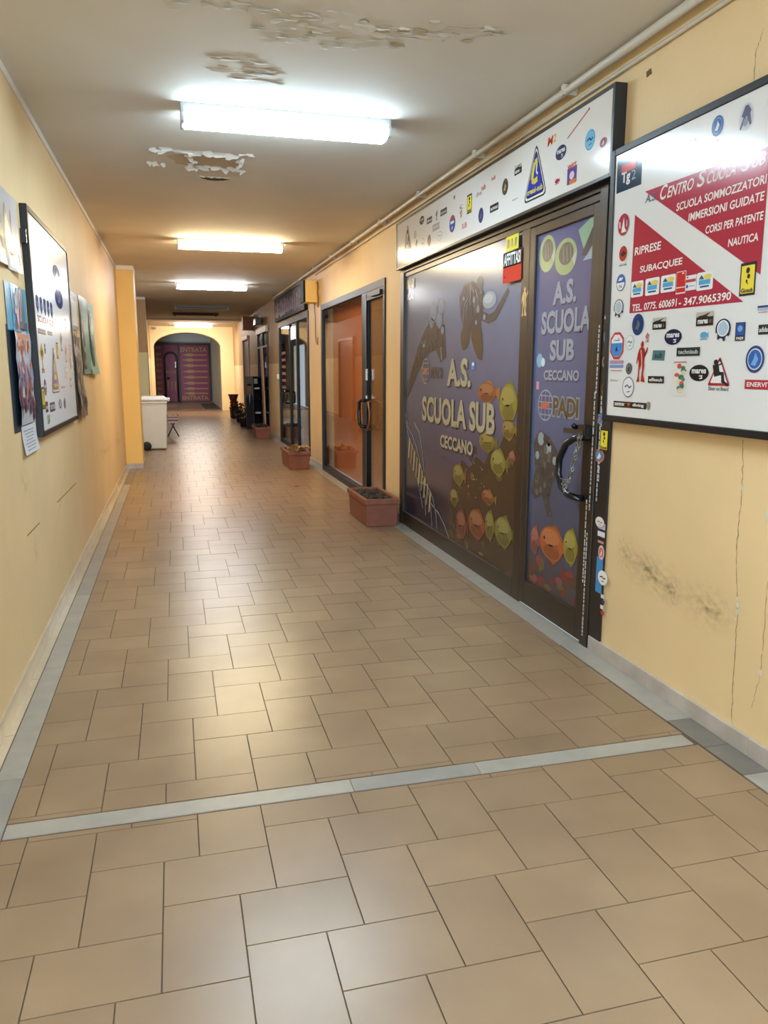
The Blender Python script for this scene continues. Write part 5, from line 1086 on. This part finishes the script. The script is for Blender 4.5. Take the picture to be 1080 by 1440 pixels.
sheet('poster', 'cyan blue poster with a pink figure left of the black framed board', 4.23, 1.735, .50, .22, art2, lambda u, v: .008 * math.sin(u * 4) ** 2, '#3FA0C4', .3)
def art3(b):
    b.rect(.04, .185, .34, .06, .001, ink('#D08A6A', .35)); blobs(b, -.16, .22, .06, .17, ['#C8785A', '#D8A890', '#B85A4A', '#D0CCD0'], 30, .02, .06, 8); blobs(b, -.18, .2, -.08, .08, ['#8A82A8', '#A09AB8', '#7A6A90', '#B8785E'], 40, .02, .06, 9, .0028); blobs(b, -.18, .2, -.2, -.06, ['#7A3444', '#5A4A68', '#8A2E3C', '#6A5A80', '#4A3A48'], 50, .015, .05, 10, .0045)
sheet('poster', 'long colourful crowd poster curling over the dark sheet left of the black framed board', 4.28, 1.405, .50, .46, art3, lambda u, v: .02 * max(0, .3 - u) ** 2 * 9 + .006 * math.sin(v * 9) ** 2, '#C4C4D0', .3)
sheet('navy_sheet', 'dark navy sheet behind the long crowd poster', 4.20, 1.40, .50, .50, lambda b: None, lambda u, v: -.002, '#1E3040', .5, 'card')  # flat dark navy sheet showing past the poster's curled edge
def art4(b):
    for k in range(7): b.rect(-.02 + .01 * (k % 3), .045 - .016 * k, .28 - .03 * (k % 4), .005, .001, ink('#8A8E98', .4))
sheet('paper_note', 'small white note with faint lines, lowest of the papers at the left edge', 4.31, 1.10, .40, .14, art4, lambda u, v: .014 * (1 - v) ** 2, '#D6DAE0', .4, 'note')
def art5(b): b.rect(.02, -.02, .26, .2, .001, ink('#C8C8B8', .35)); b.rect(0, .12, .34, .03, .001, ink('#3A3432', .35)); b.rect(.02, -.125, .28, .03, .001, ink('#5A5048', .35))
sheet('poster', 'small pale poster with dark bands just right of the black framed board', 6.60, 1.885, .40, .28, art5, lambda u, v: .02 * max(0, u - .5), '#8E8878', .35)
def art6(b): blobs(b, -.2, .2, -.3, .3, ['#8A7A6C', '#6A5A50', '#A89888', '#B8AAA0', '#4A403A', '#9A8678'], 60, .03, .1, 6)
sheet('poster', 'long brownish grey poster hanging below the small pale one', 6.63, 1.385, .46, .62, art6, lambda u, v: .03 * (1 - v) ** 2 + .012 * math.sin(v * 7) ** 2, '#85766A', .4)
def art7(b): b.rect(-.13, .0, .17, .56, .001, ink('#2E3432', .35)); blobs(b, -.19, -.07, -.26, .26, ['#6A6A64', '#C8BEB4', '#8A5A54', '#3A3A3A', '#D8D0C8'], 40, .02, .06, 5)
sheet('poster', 'teal poster with a strip of photos right of the brownish poster', 7.22, 1.725, .46, .64, art7, lambda u, v: .012 * u + .01 * (1 - v), '#6FA49C', .35)
def art8(b): b.rect(-.02, .0, .15, .5, .001, ink('#343A38', .35)); blobs(b, -.08, .04, -.22, .22, ['#A87A6A', '#5A5A54', '#C8C0B4', '#8A5A50', '#3A3A3A'], 36, .02, .05, 12)
sheet('poster', 'teal poster with its lower corner curling, farthest along the left wall', 7.78, 1.72, .60, .64, art8, lambda u, v: .05 * max(0, .4 - v) ** 2 * 4 + .01 * u, '#74A8A0', .35)

# ------------------------------------------------------------------ gate behind the arch
gt = thing('entrance_gate', 'maroon gate with golden arrows and ENTRATA lettering behind the arch', 'gate', 'B', (.4, 36.15, 0))
MAR, MAR2, GLD = mat('maroon_panel', '#7C1E46', .5), mat('red_panel', '#8E2A38', .5), mat('gold_paint', '#9C7A46', .55)
def gx(x): return x - .4
b = MB()
for (x0, x1, z0, z1) in ((-.82, -.76, 0, 2.55), (1.53, 1.60, 0, 2.55), (-.76, 1.53, 2.47, 2.55), (.2, .29, 0, 2.47), (-.76, 1.53, 0, .03)): b.box(gx(x0), gx(x1), z0, z1, -.06, .03, mat('gate_frame', '#1E1218', .5))
b.build('frame', gt, bevel=.004)
b = MB(); b.box(gx(.29), gx(1.53), .03, 2.47, -.04, 0, MAR); pr = b.build('fixed_panel', gt)
def arrow(b, x0, x1, z, h_):
    hl = (x1 - x0) * .45; b.poly([(gx(x0), z), (gx(x0 + hl * .45), z + h_ * .32), (gx(x0 + hl * .6), z + h_ * .5), (gx(x0 + hl), z + h_ * .45), (gx(x0 + hl), z + h_ * .2), (gx(x1), z + h_ * .2), (gx(x1), z - h_ * .2), (gx(x0 + hl), z - h_ * .2), (gx(x0 + hl), z - h_ * .45), (gx(x0 + hl * .6), z - h_ * .5), (gx(x0 + hl * .45), z - h_ * .32)], .001, GLD)
for z in (2.05, 1.83, 1.59, 1.33, 1.08, .82, .58, .37): b = MB(); arrow(b, .38, 1.46, z, .14); b.build('arrow_print', pr)
for z, h_ in ((2.17, .21), (.08, .18)): b = MB(); b.text('ENTRATA', gx(.33), z, 1.14, h_, .001, GLD, .03); b.build('lettering', pr)
b = MB(); b.box(gx(-.76), gx(-.47), .03, 2.47, -.04, 0, MAR2); b.box(gx(-.47), gx(.2), .03, 2.47, -.04, -.005, MAR); sp_ = b.build('fixed_panel', gt)
for z in (2.35, 2.08, 1.86, 1.62, 1.35, 1.08, .83, .58, .35): b = MB(); arrow(b, -.73, -.5, z, .15); b.build('arrow_print', sp_)
pts = [(gx(-.37), .02), (gx(-.37), 1.85)] + [(gx(-.10 - .27 * math.cos(PI * k / 14)), 1.85 + .30 * math.sin(PI * k / 14)) for k in range(1, 14)] + [(gx(.17), 1.85), (gx(.17), .02)]
b = MB(); b.add([(p[0], p[1], .0) for p in pts] + [(p[0], p[1], .02) for p in pts], [tuple(range(len(pts), 2 * len(pts)))] + [(i, (i + 1) % len(pts), (i + 1) % len(pts) + len(pts), i + len(pts)) for i in range(len(pts))], MAR); dr = b.build('arched_door', gt)
b = MB(); b.tube([(p[0], p[1], .02) for p in pts], .045, mat('gate_frame'), 8); b.build('door_frame', dr)
for x in (-.24, -.1, .05): b = MB(); b.poly([(gx(x - .025), .9), (gx(x + .025), .9), (gx(x + .01), .5), (gx(x), .45), (gx(x - .01), .5)], .021, GLD); b.poly([(gx(x - .03), .8), (gx(x + .03), .8), (gx(x), .68)], .0215, GLD); b.build('arrow_print', dr)
b = MB(); b.text('ENTRATA', gx(-.30), 1.25, .4, .12, .021, GLD, .02); b.build('lettering', dr)
b = MB(); b.tube([(gx(-.27), 1.02, .02), (gx(-.27), 1.02, .07), (gx(-.18), 1.06, .07)], .03, mat('gate_frame')); b.box(gx(.08), gx(.12), 1.5, 1.75, .02, .05, CHROME); b.build('handle', dr)
b = MB(); b.box(1.05, 1.60, 29.2, 34.0, 0.001, .012, mat('door_mat', '#3E3A36', .95)); o = b.build('door_mat'); tag(o, 'dark grey floor mat along the right side behind the arch', 'mat')
t = thing('emergency_light', 'tiny dark emergency light high on the arch wall, left of the arch top', 'light', 'B', (-.58, 28.3, 2.80)); b = MB(); b.box(-.06, .06, -.03, .03, 0, .06, BLACKP); b.build('light_body', t, bevel=.005); b = MB(); b.box(-.05, .05, -.02, .02, .06, .065, GREYW); b.build('lens', t)
